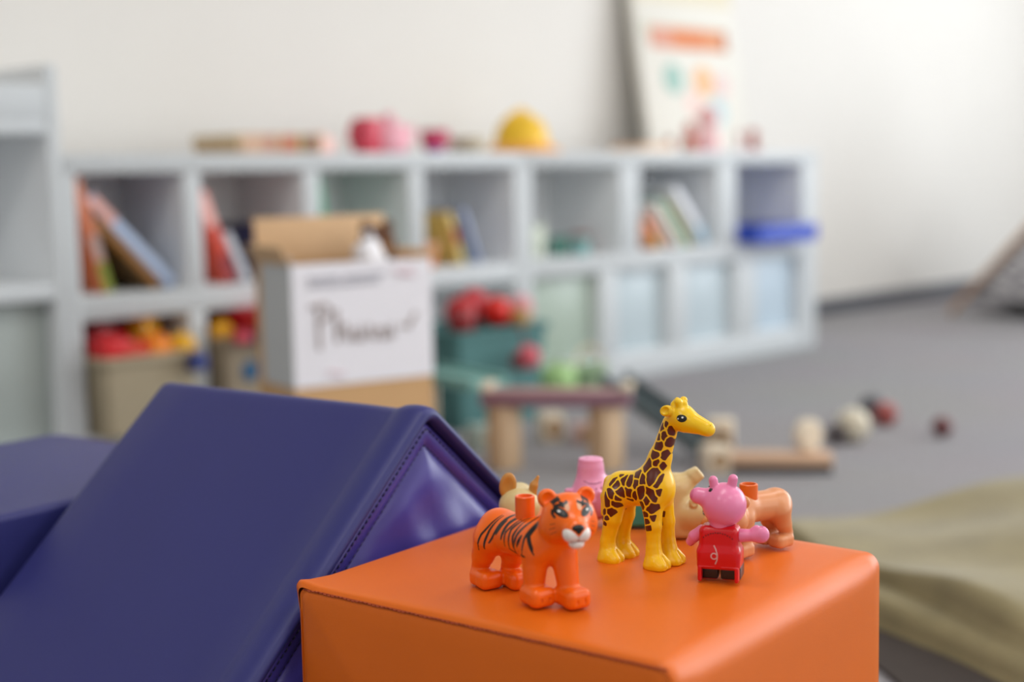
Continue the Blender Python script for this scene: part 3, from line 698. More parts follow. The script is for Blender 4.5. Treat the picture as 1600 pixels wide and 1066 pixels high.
wk = empty('toy_wheel', (.565, 2.715, .0355), .3, 'cream round wooden disc standing on the right end of the plank', 'toy')  # toy wheel with its axle, standing on the plank
MB().lathe([(.006, -.011), (.028, -.011), (.031, -.008), (.031, .008), (.028, .011), (.006, .011)], c=(0, 0, .031), axis=(.3, -1, .1), seg=26, cap=False).build('disc', woodl, wk)
MB().lathe([(.001, -.012), (.007, -.012), (.007, .012), (.001, .012)], c=(0, 0, .031), axis=(.3, -1, .1), seg=14).build('axle', wood, wk)
wblock(.08, 3.06, 0, .05, .05, .06, .3, woodl, 'pale wooden block seen under the bridge, left one')
wblock(.155, 3.02, 0, .06, .05, .045, -.1, mat('rose_wood', 'C9A8A0', .5, .1), 'rose tinted wooden block seen under the bridge')
wblock(.20, 3.10, 0, .05, .05, .06, .5, woodl, 'pale wooden block seen under the bridge, right one')
wblock(-.06, 2.98, 0, .07, .06, .05, .4, mat('mint_wood', 'B4C4BC', .5, .08), 'pale mint block under the teal gutter')
GBALL = 'balls lying on the carpet'
def fball(x, y, r_, c, label, seam=None):
    t = toy_ball(0, 0, 0, r_, c, label, GBALL, seam=seam); t.location = (x, y, 0); return t
fball(.715, 2.98, .036, 'D8D0BC', 'cream ball with a tan seam on the carpet', 'B8A078')
fball(.675, 2.96, .022, '4A4244', 'dark grey ball touching the cream ball')
fball(.83, 3.16, .027, 'A24A44', 'brick red ball behind the cream ball', '3A3440')
fball(.822, 3.24, .03, '5A5A60', 'grey ball behind the brick red one')
fball(.915, 3.02, .022, '6A3A3C', 'small maroon ball alone on the carpet')

# ---------------------------------------------------------------- tent by the far wall
tn = empty('play_tent', (2.57, 5.45, 0), 0, 'grey patterned play tent with wooden poles by the right wall', 'tent')
def tent_cloth():
    mt, nd, lk, b = nmat('tent_cloth'); tc = nd.new('ShaderNodeTexCoord')
    v = nd.new('ShaderNodeTexWave'); v.wave_type = 'BANDS'; v.bands_direction = 'Z'; v.inputs['Scale'].default_value = 9; v.inputs['Distortion'].default_value = 6; v.inputs['Detail'].default_value = 1; v.inputs['Detail Scale'].default_value = 2.5
    lk.new(tc.outputs['Object'], v.inputs['Vector'])
    r = nd.new('ShaderNodeValToRGB'); r.color_ramp.elements[0].color = lin('6E6C70'); r.color_ramp.elements[1].color = lin('BDBABC'); r.color_ramp.elements[0].position = .25; r.color_ramp.elements[1].position = .6
    lk.new(v.outputs['Fac'], r.inputs[0]); lk.new(r.outputs[0], b.inputs['Base Color']); b.inputs['Roughness'].default_value = .9
    return mt
tcl = tent_cloth(); apx = Vector((.02, 0, 1.0)); RT = .88
cor = [Vector((RT * math.cos(R(180 + 60 * k)), RT * math.sin(R(180 + 60 * k)), 0)) for k in range(6)]
for k in range(6):
    a, b_ = cor[k], cor[(k + 1) % 6]; rows = []
    for t in np.linspace(.06, .97, 12):
        row = []
        for u in np.linspace(0, 1, 12):
            p = (a * (1 - u) + b_ * u) * (1 - t) + apx * t; sag = .05 * math.sin(math.pi * u) * (1 - t)
            row.append(p - Vector((p.x, p.y, 0)).normalized() * sag + Vector((0, 0, .012 * math.sin(u * 9 + t * 5))))
        rows.append(row)
    o = grid_mesh('cloth_panel', rows, tcl, tn); md = o.modifiers.new('thick', 'SOLIDIFY'); md.thickness = .004
    d = (apx - a).normalized(); MB().tube([a + Vector((0, 0, .011)) - Vector((a.x, a.y, 0)).normalized() * -.02, apx + d * .06 + Vector((0, 0, .012))], .013, 10).build('pole', woodp, tn, True)

# ---------------------------------------------------------------- plush rug, rumpled, on the carpet
def rug_m():
    mt = mat('olive_plush', '8C8160', .95, .32, 15, .8, 120, spec=.1, sheen=.35); return mt
def sm(x, a, b_): t = np.clip((x - a) / (b_ - a), 0, 1); return t * t * (3 - 2 * t)
def rug_layer(edge, z0, th, amp, seed):
    """a soft thick sheet: near edge given as a polyline in world x,y; extends away to the right"""
    ex = np.array([e[0] for e in edge]); ey = np.array([e[1] for e in edge]); fx = np.array([e[2] for e in edge]); fy = np.array([e[3] for e in edge])
    t = np.linspace(0, 1, len(edge)); tt = np.linspace(0, 1, 90)
    A = np.stack([np.interp(tt, t, ex), np.interp(tt, t, ey)], 1); B = np.stack([np.interp(tt, t, fx), np.interp(tt, t, fy)], 1)
    ks = np.ones(9) / 9
    for M_ in (A, B):
        for i in (0, 1): M_[4:-4, i] = np.convolve(M_[:, i], ks, 'valid')
    rows = []; uu = np.concatenate([np.linspace(0, .12, 12), np.linspace(.15, .9, 40), np.linspace(.92, 1, 8)])
    for u in uu:
        P = A * (1 - u) + B * u
        h = th * np.sqrt(np.clip(1 - (1 - np.clip(u / .07, 0, 1)) ** 2, 0, 1)) * np.sqrt(np.clip(1 - (1 - np.clip((1 - u) / .05, 0, 1)) ** 2, 0, 1)) * np.sqrt(np.clip(1 - (1 - np.clip(np.minimum(tt, 1 - tt) / .05, 0, 1)) ** 2, 0, 1))
        x, y = P[:, 0], P[:, 1]
        wv = amp * (np.sin(x * 9 + y * 5 + seed) + .6 * np.sin(x * 17 - y * 11 + seed * 2) + .5 * np.sin(y * 21 + x * 4 + seed))
        z = z0 + h + np.maximum(wv, -.5 * th) * (h / th)
        rows.append([(a, b_, c_) for a, b_, c_ in zip(x, y, z)])
    rows = [[(a, b_, z0) for a, b_, c_ in rows[0]]] + rows + [[(a, b_, z0) for a, b_, c_ in rows[-1]]]
    return rows
rg = empty('plush_rug', (0, 0, 0), 0, 'rumpled olive green plush rug on the carpet behind the orange cube', 'rug')
KL, KU = .955, .915
lower = [(.42, 1.93, .40, 2.15), (.475, 1.80, .52, 2.26), (.535, 1.68, .70, 2.36), (.575, 1.56, 1.0, 2.40), (.62, 1.42, 1.35, 2.30), (.70, 1.25, 1.7, 2.1)]
upper = [(.43, 2.08, .40, 2.18), (.50, 2.00, .47, 2.25), (.555, 1.88, .66, 2.37), (.595, 1.745, .93, 2.52), (.64, 1.62, 1.35, 2.50), (.80, 1.45, 1.75, 2.2)]
lower = [tuple(v * KL for v in q) for q in lower]; upper = [tuple(v * KU for v in q) for q in upper]
grid_mesh('lower_fold', rug_layer(lower, 0.001, .034, .004, 1.0), rug_m(), rg)
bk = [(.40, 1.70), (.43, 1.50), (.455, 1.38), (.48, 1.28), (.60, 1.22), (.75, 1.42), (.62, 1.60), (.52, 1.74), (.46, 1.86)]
MB().prism(bk, 0.0008, 0.006, 'xy').build('dark_sheet', mat('dark_brown_sheet', '3E3632', .95, .15, 40), rg)  # thin dark brown sheet added under the near edge of the fold
grid_mesh('upper_fold', rug_layer(upper, .034, .036, .009, 2.3), rug_m(), rg)

# ---------------------------------------------------------------- foam play blocks
CY = 0.92567; F0 = Vector((0.0888, 0.7802, 0)); D1 = Vector((math.cos(CY), math.sin(CY), 0)); D2 = Vector((-math.sin(CY), math.cos(CY), 0))
E3 = 0.30
def vinyl(name, col, rough=.42):
    mt = mat(name, col, rough, .05, 14, .10, 1400, spec=.38)
    return mt
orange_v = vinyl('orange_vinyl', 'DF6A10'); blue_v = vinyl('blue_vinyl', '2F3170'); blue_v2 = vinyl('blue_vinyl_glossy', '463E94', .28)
def loop(ins, rtr, rtl, puff, n=22):
    """rounded square in (b,z), b = 0 right .. E3 left"""
    out = []
    def corner(cb, cz, r_, a0, a1, k=8):
        for a in np.linspace(a0, a1, k): out.append((cb + r_ * math.cos(a), cz + r_ * math.sin(a)))
    lo, hi = ins, E3 - ins
    corner(lo + rtr, hi - rtr, rtr, math.pi, math.pi / 2)          # right top
    for t in np.linspace(0, 1, n)[1:-1]: out.append((lo + rtr + (hi - lo - rtr - rtl) * t, hi + puff * math.sin(math.pi * t)))
    corner(hi - rtl, hi - rtl, rtl, math.pi / 2, 0)
    for t in np.linspace(0, 1, n)[1:-1]: out.append((hi + puff * .6 * math.sin(math.pi * t), hi - rtl + (lo + .006 - hi + rtl) * t))
    corner(hi - .006, lo + .006, .006, 0, -math.pi / 2)
    for t in np.linspace(0, 1, 6)[1:-1]: out.append((hi - .006 + (lo + .012 - hi) * t, lo))
    corner(lo + .006, lo + .006, .006, -math.pi / 2, -math.pi)
    for t in np.linspace(0, 1, n)[1:-1]: out.append((lo - puff * .5 * math.sin(math.pi * t), lo + .006 + (hi - rtr - lo - .006) * t))
    return out
def foam_cube(name, a0, b0, vm, stitch_m, label, er=1.0):
    r = empty(name, F0 + D1 * (a0 + .15) + D2 * (b0 + .15), CY, label, 'foam block')
    st = [(0.0, .0035, .010), (.0015, .0010, .012), (.004, 0, .013), (.010, 0, .014), (.03, 0, .019)] + [(t, 0, .020) for t in np.linspace(.06, .26, 8)] + [(.28, 0, .017), (.292, .0012, .011), (.298, .004, .010), (.30, .010, .008)]
    rows = []
    for a, ins, rr in st:
        k = max(0, math.sin(math.pi * min(max(a / .3, 0), 1)))
        row = []
        for b, z in loop(ins, rr * er, .006, .0045 * k ** .6):
            z = max(z, 0)
            # pinched corner ears at the front seam
            for cb in (0.0, E3):
                d = math.hypot(b - cb, z - E3); row_k = math.exp(-(d / .012) ** 2) * math.exp(-(a / .012) ** 2)
                if cb == E3: b += .004 * row_k; z += .003 * row_k
                else: b += .002 * row_k
            row.append((a - .15, b - .15, z))
        rows.append(row)
    grid_mesh('cover', rows, vm, r, closed_u=True, caps=(False, True))
    # sewn front panel, slightly puffed, set just inside the seam
    fr = loop(.0030, .010, .006, 0)
    cen = np.array([.15, .15]); rows = []
    for t, d in ((1.003, .0003), (.994, .0010), (.984, -.0002), (.96, -.0012), (.9, -.0022), (.75, -.0042), (.5, -.0062), (.25, -.007), (.02, -.0072)):
        rows.append([(d - .15, cen[0] + (b - cen[0]) * t - .15, max(cen[1] + (z - cen[1]) * t, .0005)) for b, z in fr])
    grid_mesh('front_panel', rows, vm, r, closed_u=True, caps=(False, True))
    sb = MB(); x = .012
    while x < E3 - .012:
        yb = x; zz = E3 - .0026 + .0004 * math.sin(x * 300)
        sb.tube([(-.1512, x - .15, zz), (-.1518, x + .0012 - .15, zz - .0003), (-.1512, x + .0024 - .15, zz)], .00055, 6); x += .0037
    sb.build('stitching', stitch_m, r, True)
    MB().tube([(-.1495, t - .15, E3 - .0032) for t in np.linspace(.006, E3 - .006, 40)], .0007, 8).build('seam', stitch_m, r, True)
    return r
foam_cube('orange_foam_cube', 0, 0, orange_v, mat('orange_thread', 'A23C0A', .6), 'orange vinyl foam cube with the toy animals on top')
foam_cube('blue_foam_cube', -.02, .652, blue_v, mat('blue_thread', '1C1A48', .6), 'dark blue vinyl foam cube behind the left end of the wedge', .35)

# the wedge: a folded roof of blue vinyl
wg = empty('blue_foam_wedge', F0 + D1 * .166 + D2 * .48, CY, 'dark blue vinyl foam wedge shaped like a roof beside the orange cube', 'foam block')
AP, BH = .398, .465
sl = BH / AP; hyp = math.hypot(AP, BH); nzv, nav = BH / hyp, AP / hyp
def tri(ins, rad, bulge=0.0):
    """roof outline in (a, z) about the ridge, moved inward by ins"""
    ap = AP - ins / nzv; rad = max(rad, .0005); L = []
    tdist = rad * math.tan(math.atan2(AP, BH))
    ts = np.concatenate([np.linspace(0, .9, 26), np.linspace(.92, 1, 6)])
    for s_ in (-1, 1):
        br_ = Vector((s_ * ap * sl, 0)); tp_ = Vector((s_ * tdist * BH / hyp, ap - tdist * AP / hyp))
        side = [br_.lerp(tp_, t) + Vector((s_ * nav, nzv)) * bulge * math.sin(math.pi * t) for t in ts]
        if s_ == -1: L += side
        else: rs = list(reversed(side))
    cz = ap - rad / math.cos(math.atan2(AP, BH)); al = math.atan2(AP, BH)
    for k in range(1, 8):
        an = math.pi / 2 + al - 2 * al * k / 8
        L.append(Vector((rad * math.cos(an), cz + rad * math.sin(an))))
    return L + rs
seq = [(.03, .152, .01), (.006, .151, .010), (.0012, .1495, .011), (0, .145, .012), (0, .10, .012), (0, .05, .012), (0, 0, .012), (0, -.05, .012), (0, -.10, .012), (0, -.128, .013),
       (-.0012, -.133, .014), (-.0034, -.139, .016), (-.0042, -.146, .017), (-.0042, -.153, .017), (-.003, -.160, .016), (0.0, -.1645, .014), (.0035, -.165, .012), (.0062, -.1615, .010), (.0075, -.153, .009), (.008, -.145, .008)]
rows = []
for ins, b, rd in seq:
    k = math.sin(math.pi * min(max((b + .16) / .32, 0), 1)); rows.append([(p.x, b, max(p.y, 0)) for p in tri(ins, rd, -.003 * k)])
grid_mesh('cover', rows, blue_v, wg, caps=(True, False))
rows = []
def wr(a, z, amp): return amp * (math.sin(a * 70 + z * 40) * .6 + math.sin(a * 31 - z * 95) + .7 * math.sin(a * 120 + z * 66 + 1))
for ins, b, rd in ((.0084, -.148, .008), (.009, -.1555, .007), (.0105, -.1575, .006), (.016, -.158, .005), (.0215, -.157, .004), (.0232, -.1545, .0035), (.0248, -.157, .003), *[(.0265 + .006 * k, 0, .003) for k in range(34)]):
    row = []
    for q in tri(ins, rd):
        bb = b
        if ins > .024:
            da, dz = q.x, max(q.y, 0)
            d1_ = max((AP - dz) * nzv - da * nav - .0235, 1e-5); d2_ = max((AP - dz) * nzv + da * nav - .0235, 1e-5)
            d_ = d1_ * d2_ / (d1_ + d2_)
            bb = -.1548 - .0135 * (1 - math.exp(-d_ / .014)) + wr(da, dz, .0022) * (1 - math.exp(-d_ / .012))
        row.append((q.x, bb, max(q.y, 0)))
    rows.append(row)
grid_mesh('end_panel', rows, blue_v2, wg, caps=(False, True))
for ins, bb in ((.0128, -.1583), (.0232, -.1552)):
    sb = MB(); L = [Vector((p.x, p.y)) for p in tri(ins, .005 if ins < .02 else .0035)]
    cum = [0]
    for p, q in zip(L, L[1:]): cum.append(cum[-1] + (q - p).length)
    d = .004
    while d < cum[-1] - .004:
        i = next(j for j in range(len(cum) - 1) if cum[j + 1] >= d); p, q = L[i], L[i + 1]; u = (q - p).normalized(); c_ = p + u * (d - cum[i])
        if c_.y > .15: sb.tube([(c_.x - u.x * .0016, bb, c_.y - u.y * .0016), (c_.x, bb - .0005, c_.y), (c_.x + u.x * .0016, bb, c_.y + u.y * .0016)], .00055, 6)
        d += .0052
    sb.build('stitching', mat('blue_thread', '1C1A48'), wg, True)

# ---------------------------------------------------------------- moulded toy animals on the orange cube
TOP = E3 + .0038
GA = 'toy animals on the orange cube'
black = mat('black_print', '17130F', .3, .02); whitep = mat('white_print', 'F4F2EC', .35, .02)
def toy(name, x, y, deg, label, cat='toy', z=TOP): return empty(name, (x, y, z), R(deg), label, cat, GA)
def eye(F, o, dr, parent, rx, ry, rot=0.0, flip=1, hx=1.0, hy=.8, rim=True):
    e = decal('eye', F, o, dr, (0, 0, 1), oval(rx, ry, 22, rot), black, parent, .12)
    decal('eye_highlight', F, o, dr, (0, 0, 1), oval(rx * .22, ry * .26, 14, 0, flip * rx * .2 * hx, ry * .34 * hy), whitep, e, .24)
    if rim: decal('eye_white', F, o, dr, (0, 0, 1), oval(rx * .13, ry * .24, 12, 0, -flip * rx * .68, -ry * .12), whitep, e, .2)
    return e

# giraffe
GPAT = [[(21.8,101.3),(23.1,98.5),(20.6,96.1),(20.3,98.3)],[(24.7,102.9),(26.2,102.3),(25.3,99.2),(23.5,99.9)],[(26.5,99.3),(29.1,99.9),(29.8,97.3),(28.6,93.6),(26.1,95.0)],[(22.1,95.6),(24.7,95.6),(25.3,93.0),(23.2,90.1),(21.2,92.2)],[(19.1,93.7),(20.3,93.2),(19.7,89.8),(18.3,89.7)],[(25.2,91.0),(27.6,91.8),(28.2,89.2),(26.4,85.5),(24.2,86.6)],[(17.3,87.6),(21.7,88.6),(22.4,86.4),(20.5,82.2),(16.1,83.2)],[(22.0,81.3),(24.9,82.7),(25.3,80.3),(23.4,76.4),(21.9,78.0)],[(14.9,82.3),(19.8,81.8),(20.2,79.5),(16.0,76.1),(14.3,77.9)],[(16.5,75.4),(19.7,76.0),(20.2,74.2),(18.2,71.8),(16.0,72.7)],[(20.7,73.2),(22.7,74.4),(23.4,71.8),(21.9,69.2),(20.4,70.4)],[(13.1,76.7),(14.5,73.9),(14.8,71.5),(10.3,67.4),(8.3,69.9)],[(15.2,69.9),(19.7,70.6),(20.7,67.8),(18.9,60.9),(15.2,58.9),(12.7,62.9),(13.0,67.0)],[(20.7,65.1),(22.5,66.0),(22.3,61.9),(20.3,57.7),(18.3,58.8)],[(5.5,67.3),(7.3,67.1),(6.3,62.9),(1.3,62.4),(1.8,65.2)],[(7.8,66.2),(11.5,64.1),(11.8,60.1),(7.7,59.0)],[(-2.8,62.7),(0.7,63.3),(1.3,59.0),(-1.3,55.7),(-3.9,58.5)],[(-8.9,60.7),(-4.7,62.5),(-4.6,59.8),(-5.4,56.3),(-7.4,57.4)],[(-11.9,59.0),(-8.1,57.3),(-10.5,53.7),(-13.8,54.7)],[(-15.0,59.3),(-12.4,60.6),(-13.0,58.2),(-15.8,55.6),(-16.5,56.4)],[(2.2,61.1),(5.8,61.1),(6.2,57.5),(3.9,55.2),(2.2,57.7)],[(5.5,56.7),(10.7,58.0),(12.2,55.4),(10.6,50.5),(7.6,47.9),(5.7,51.3)],[(13.2,57.3),(18.1,55.4),(20.3,50.3),(19.5,47.5),(15.8,50.4),(12.9,53.5)],[(1.7,52.3),(4.7,53.9),(5.4,49.9),(3.6,47.3),(1.6,49.5)],[(-4.4,55.0),(-0.6,54.5),(1.7,53.6),(0.1,48.7),(-3.3,49.7)],[(-10.5,52.3),(-6.6,55.2),(-3.9,53.0),(-4.4,48.6),(-7.5,48.2)],[(-17.0,53.0),(-14.3,53.9),(-11.6,50.8),(-12.5,46.9),(-15.1,47.7)],[(-10.5,49.3),(-7.0,47.9),(-7.5,45.1),(-10.5,45.7)],[(-18.1,50.8),(-15.9,47.6),(-14.4,45.3),(-14.7,40.8),(-17.8,40.1),(-18.2,45.9)],[(-12.8,45.4),(-7.8,44.4),(-7.5,41.7),(-12.1,40.4),(-13.2,43.1)],[(-16.7,39.2),(-12.1,41.1),(-10.6,37.2),(-14.5,34.0),(-17.1,36.4)],[(-20.6,37.4),(-17.8,39.4),(-17.8,36.3),(-20.2,34.0),(-21.4,35.2)],[(-18.8,33.5),(-16.0,34.5),(-15.7,32.4),(-17.6,30.1),(-19.1,31.3)],[(-22.2,33.7),(-20.7,33.2),(-21.5,29.7),(-22.2,30.3)],[(-20.7,29.8),(-17.3,30.2),(-18.4,27.3),(-20.7,27.7)],[(7.6,46.8),(11.4,46.5),(11.6,43.9),(10.1,41.4),(8.3,43.5)],[(13.6,51.5),(16.1,48.4),(15.1,45.6),(12.5,45.3),(11.4,47.9)],[(16.6,46.5),(21.0,45.6),(21.0,42.9),(17.3,39.5),(13.6,41.4)],[(10.1,39.6),(14.3,40.1),(14.7,37.4),(11.3,36.3)],[(16.5,37.9),(19.5,38.0),(18.7,34.5),(15.7,34.8)],[(12.0,35.1),(16.5,35.6),(15.7,32.4),(12.4,31.7)],[(12.7,29.7),(16.5,31.5),(16.9,28.2),(13.0,27.3)],[(20.3,55.6),(22.8,56.2),(21.8,52.0),(20.3,52.9)],[(-2.9,47.4),(1.6,47.1),(0.9,46.2)],[(-11.1,62.1),(-8.1,62.4),(-9.6,61.1)]]
gir = toy('toy_giraffe', .0867, .9864, -33, 'yellow toy giraffe with brown patches, tallest of the toys on the cube')
legs = [('u', rc((14, -6.5, 46), (16, -8.5, 30), 8.0, 5.6), 4), ('u', rc((16, -8.5, 30), (16.2, -9, 13), 5.4, 4.8), 2),
        ('u', rc((15, 6.5, 46), (18, 8.3, 30), 8.0, 5.4), 4), ('u', rc((18, 8.3, 30), (18.6, 9, 13), 5.2, 4.7), 2),
        ('u', rc((-15, -6.5, 47), (-16.5, -8.3, 31), 9.5, 6.6), 4), ('u', rc((-16.5, -8.3, 31), (-20.2, -9, 14), 6.2, 4.9), 2),
        ('u', rc((-14, 6.5, 47), (-14.5, 8.3, 31), 9.0, 6.2), 4), ('u', rc((-14.5, 8.3, 31), (-18, 9, 14), 6.0, 4.8), 2)]
hoof = []
for x, y in ((17, -9), (19.4, 9), (-19.4, -9), (-17.2, 9)):
    hoof += [('u', rc((x - .8, y, 14), (x + .3, y, 3.0), 4.6, 8.6), 3), ('u', rc((x + 3, y - 3.2, 4), (x + 5.5, y - 3.4, 2.2), 5.2, 5.0), 2.5), ('u', rc((x + 3, y + 3.2, 4), (x + 5.5, y + 3.4, 2.2), 5.2, 5.0), 2.5)]
gops = [('u', rc((-13, 0, 51.5), (12, 0, 54), 12.3, 12.6), 0), ('u', el((17, 0, 54), (10, 11.5, 13)), 5), ('u', rc((12, 0, 62), (17, 0, 76), 11, 7.6), 7),
        ('u', rc((17, 0, 76), (25.5, 0, 101), 7.4, 5.9), 4), ('u', el((33, 0, 106.6), (9.2, 8.0, 9.2)), 4), ('u', rc((38, 0, 103.5), (53.2, 0, 99.6), 8.2, 4.9), 4),
        ('u', el((52, 0, 98.6), (5.6, 5.2, 3.9), pit=-12), 2), ('u', rc((-24, 0, 56), (-27.5, 0, 44), 2.8, 2.4), 4), ('u', rc((-27.5, 0, 44), (-27, 0, 32), 2.4, 3.0), 2)] + legs + hoof + [
        ('u', el((26.5, -8.4, 111), (4.6, 2.4, 3.9), yaw=25, pit=15), 1.2), ('u', el((26.5, 8.4, 111), (4.6, 2.4, 3.9), yaw=-25, pit=15), 1.2), ('s', el((25.8, -10.6, 111.4), (3.0, 1.6, 2.4), yaw=25, pit=15), .8), ('s', el((25.8, 10.6, 111.4), (3.0, 1.6, 2.4), yaw=-25, pit=15), .8),
        ('u', rc((33.5, -3.6, 114), (33.2, -4.2, 117), 2.3, 2.7), 1), ('u', rc((33.5, 3.6, 114), (33.2, 4.2, 117), 2.3, 2.7), 1), ('u', rc((28.5, 0, 114), (30.5, 0, 117.5), 3, 2.0), 1.5), ('u', el((35, -.5, 115.4), (3.4, 2.6, 2.6)), 1.5)]
for x, y in ((17, -9), (19.4, 9), (-19.4, -9), (-17.2, 9)): gops.append(('s', rc((x + 12.5, y, 0), (x + 6, y, 8.5), 1.3, .5), 1.2))
gops.append(('i', lambda X, Y, Z: Z + 0 * X, 0))
gF = field(gops)
def gpat(x, y, z):
    d = np.full(x.shape, 1e9)
    d2 = d.copy()
    for p in GPAT:
        e = poly_dist(x, z, p); d2 = np.minimum(d2, np.maximum(d, e)); d = np.minimum(d, e)
    return np.maximum(d - .75, .5 - (d2 - d) / 2)
gm_ = printed('giraffe_plastic', 'FCCA0C', '5A2414', .28, sharp=.12, spec=.5)
skin('body', gF, ((-38, 61), (-21, 21), (0, 121)), .75, gm_, gir, gpat)
for sgn in (1, -1): eye(gF, (37.7, 0, 106.6), (0, sgn, 0), gir, 3.5, 2.5, -.12 * sgn, sgn)
for sgn in (1, -1): decal_line('nostril', gF, (55.5, 0, 101), (-.45, sgn, -.5), (0, 0, 1), [(-.6, .2), (.3, 0)], .5, mat('nostril_ochre', 'C08A10', .4), gir)

# four legged toys of one make: body, stud on the back, legs with block paws
def quad(feet, sc=1.0, head=(38, 9, 57.5), hyaw=-20, stud=True, hind_pose=8.0):
    hd = np.array([math.cos(R(hyaw)), math.sin(R(hyaw)), 0]); hl = np.array([-hd[1], hd[0], 0]); H = np.array(head, float)
    (frx, fry), (flx, fly), (hrx, hry), (hlx, hly) = feet
    fm = np.array([(frx + flx) / 2, (fry + fly) / 2]); hm = np.array([(hrx + hlx) / 2, (hry + hly) / 2])
    O = [('u', rc((hm[0] - 3, hm[1] + 1, 38), (fm[0] - 9, fm[1] - 2, 39.5), 13.6, 13.8), 0), ('u', el((hm[0] - 1, hm[1], 37), (13, 14, 15)), 4),
         ('u', rc((fm[0] - 8, fm[1] - 1, 40), tuple(H - hd * 7 - np.array([0, 0, 6])), 14.2, 13.5), 6)]
    for x, y, s_ in ((frx, fry, -1), (flx, fly, 1)):
        O += [('u', rc((x * .6 + fm[0] * .4 - 3, y * .7 + fm[1] * .3 + s_ * 2, 33), (x - 1.5, y, 9), 9.0, 6.7), 4), ('u', rbox((x + 2, y, 6), (10.2, 8.6, 6.2), 4.2), 2.4), ('u', rbox((x + 7, y, 5.4), (5, 8.2, 5.6), 4), 2)]
    for x, y, s_ in ((hrx, hry, -1), (hlx, hly, 1)):
        O += [('u', rc((x * .6 + hm[0] * .4 + 1, y * .7 + hm[1] * .3 + s_ * 2, 33), (x - 3, y, 21), 10.6, 7.4), 4), ('u', rc((x - 3, y, 21), (x - hind_pose, y, 12), 7.2, 5.8), 3), ('u', rbox((x - 1, y, 5.6), (10.2, 8.0, 5.8), 4), 2.4), ('u', rbox((x + 4.5, y, 5.2), (5.5, 7.7, 5.4), 3.6), 2)]
    O += [('u', rc((hm[0] - 14, hm[1] + 1, 44), (hm[0] - 16.5, hm[1] + 3, 24), 3.2, 2.8), 3)]
    O += [('u', el(H, (15.5, 17.2, 15.2), yaw=hyaw), 4), ('u', rc(tuple(H + hd * 6 - np.array([0, 0, 2])), tuple(H + hd * 17.5 - np.array([0, 0, 5])), 12, 8.4), 4),
          ('u', el(tuple(H - np.array([0, 0, 6]) + hl * 9), (10, 9.5, 9), yaw=hyaw), 4), ('u', el(tuple(H - np.array([0, 0, 6]) - hl * 9), (10, 9.5, 9), yaw=hyaw), 4)]
    for s_ in (-1, 1):
        e = H - hd * 5 + hl * 12.6 * s_ + np.array([0, 0, 11.4])
        O += [('u', el(tuple(e), (3.6, 6.2, 6.0), yaw=hyaw), 1.6), ('s', el(tuple(e + hd * 3.4 + np.array([0, 0, .6])), (2.2, 3.9, 3.8), yaw=hyaw), 1)]
    for x, y in feet:
        for s_ in (-2.9, 2.9): O.append(('s', rc((x + 13.4, y + s_, 1), (x + 10.8, y + s_, 9), .7, .4), .8))
    O.append(('i', lambda X, Y, Z: Z + 0 * X, 0))
    if sc != 1.0:
        f0 = field(O); return (lambda X, Y, Z: f0(X / sc, Y / sc, Z / sc) * sc), hd, hl, H
    return field(O), hd, hl, H
def stud_part(par, x, y, z0, z1, r_, mt_, sc=1.0):
    MB().lathe([(r_ * .98, z0), (r_, z0 + .002), (r_, z1 - .0005), (r_ - .0005, z1), (r_ - .0015, z1), (r_ - .0018, z1 - .0006), (r_ - .0019, z0 + .004), (.0001, z0 + .004)], c=(x, y, 0), seg=32, cap=False).build('stud', mt_, par)

# tiger
TPAT = [([(-17.3,50.8),(-24.3,38.3),(-27.5,27.0)],0.61),([(-15.3,50.6),(-19.6,41.4),(-22.7,28.6)],0.61),([(-7.5,52.2),(-12.7,43.9),(-19.3,33.1)],0.71),([(-2.9,59.3),(-10.5,49.5),(-15.8,38.5)],0.81),([(-7.6,49.1),(-13.2,39.6)],0.81),([(3.1,57.4),(-3.8,48.8),(-7.5,37.7)],1.12),([(3.9,52.4),(-3.1,42.8),(-4.4,33.2)],0.61),([(8.7,54.9),(1.8,45.9),(0.4,32.2)],0.71),([(10.5,53.8),(5.5,42.5),(6.0,31.3)],0.81),([(19.8,56.7),(10.2,44.6),(7.2,38.8)],0.91),([(15.8,44.7),(9.9,36.3)],1.12),([(23.4,54.4),(19.4,43.5),(17.2,31.8)],0.71),([(26.2,56.0),(22.3,46.1),(28.2,32.3)],1.12),([(28.7,48.5),(30.6,40.8)],1.02),([(-0.5,33.0),(6.9,30.5)],0.51),([(15.4,32.4),(20.9,32.1)],0.61),([(12.2,48.0),(6.1,34.5)],0.51)]
tig = toy('toy_tiger', .0063, .9113, -58, 'orange toy tiger with black stripes and a stud on its back')
tF, hd, hl, H = quad(((18.7, -5), (34.3, 11.5), (-32.6, -10.7), (-20.3, 5)), head=(37, 9, 58.5), hyaw=-20)
def tpat(x, y, z):
    d = np.full(x.shape, 1e9)
    for p, wd in TPAT: d = np.minimum(d, stroke_dist(x, z, p, wd * 1.3))
    return np.where(x > 27, 9.0, d)
ta = printed('tiger_plastic', 'FF6C0A', '211A18', .3, sharp=.1, spec=.5)
skin('body', tF, ((-62, 66), (-28, 36), (0, 80)), .85, ta, tig, tpat)
stud_part(tig, -.0005, .0005, .050, .0660, .0064, mat('stud_orange', 'FA640C', .3))
mzc = H + hd * 19.5 - np.array([0, 0, 7.5])
mops = field([('u', el(tuple(mzc + hl * 3.6 + np.array([0, 0, 1.2])), (6.2, 5.2, 5.4), yaw=-20), 0), ('u', el(tuple(mzc - hl * 3.6 + np.array([0, 0, 1.2])), (6.2, 5.2, 5.4), yaw=-20), 5.0), ('u', el(tuple(mzc - np.array([0, 0, 5]) - hd * .5), (5.2, 5.0, 3.6), yaw=-20), .8)])
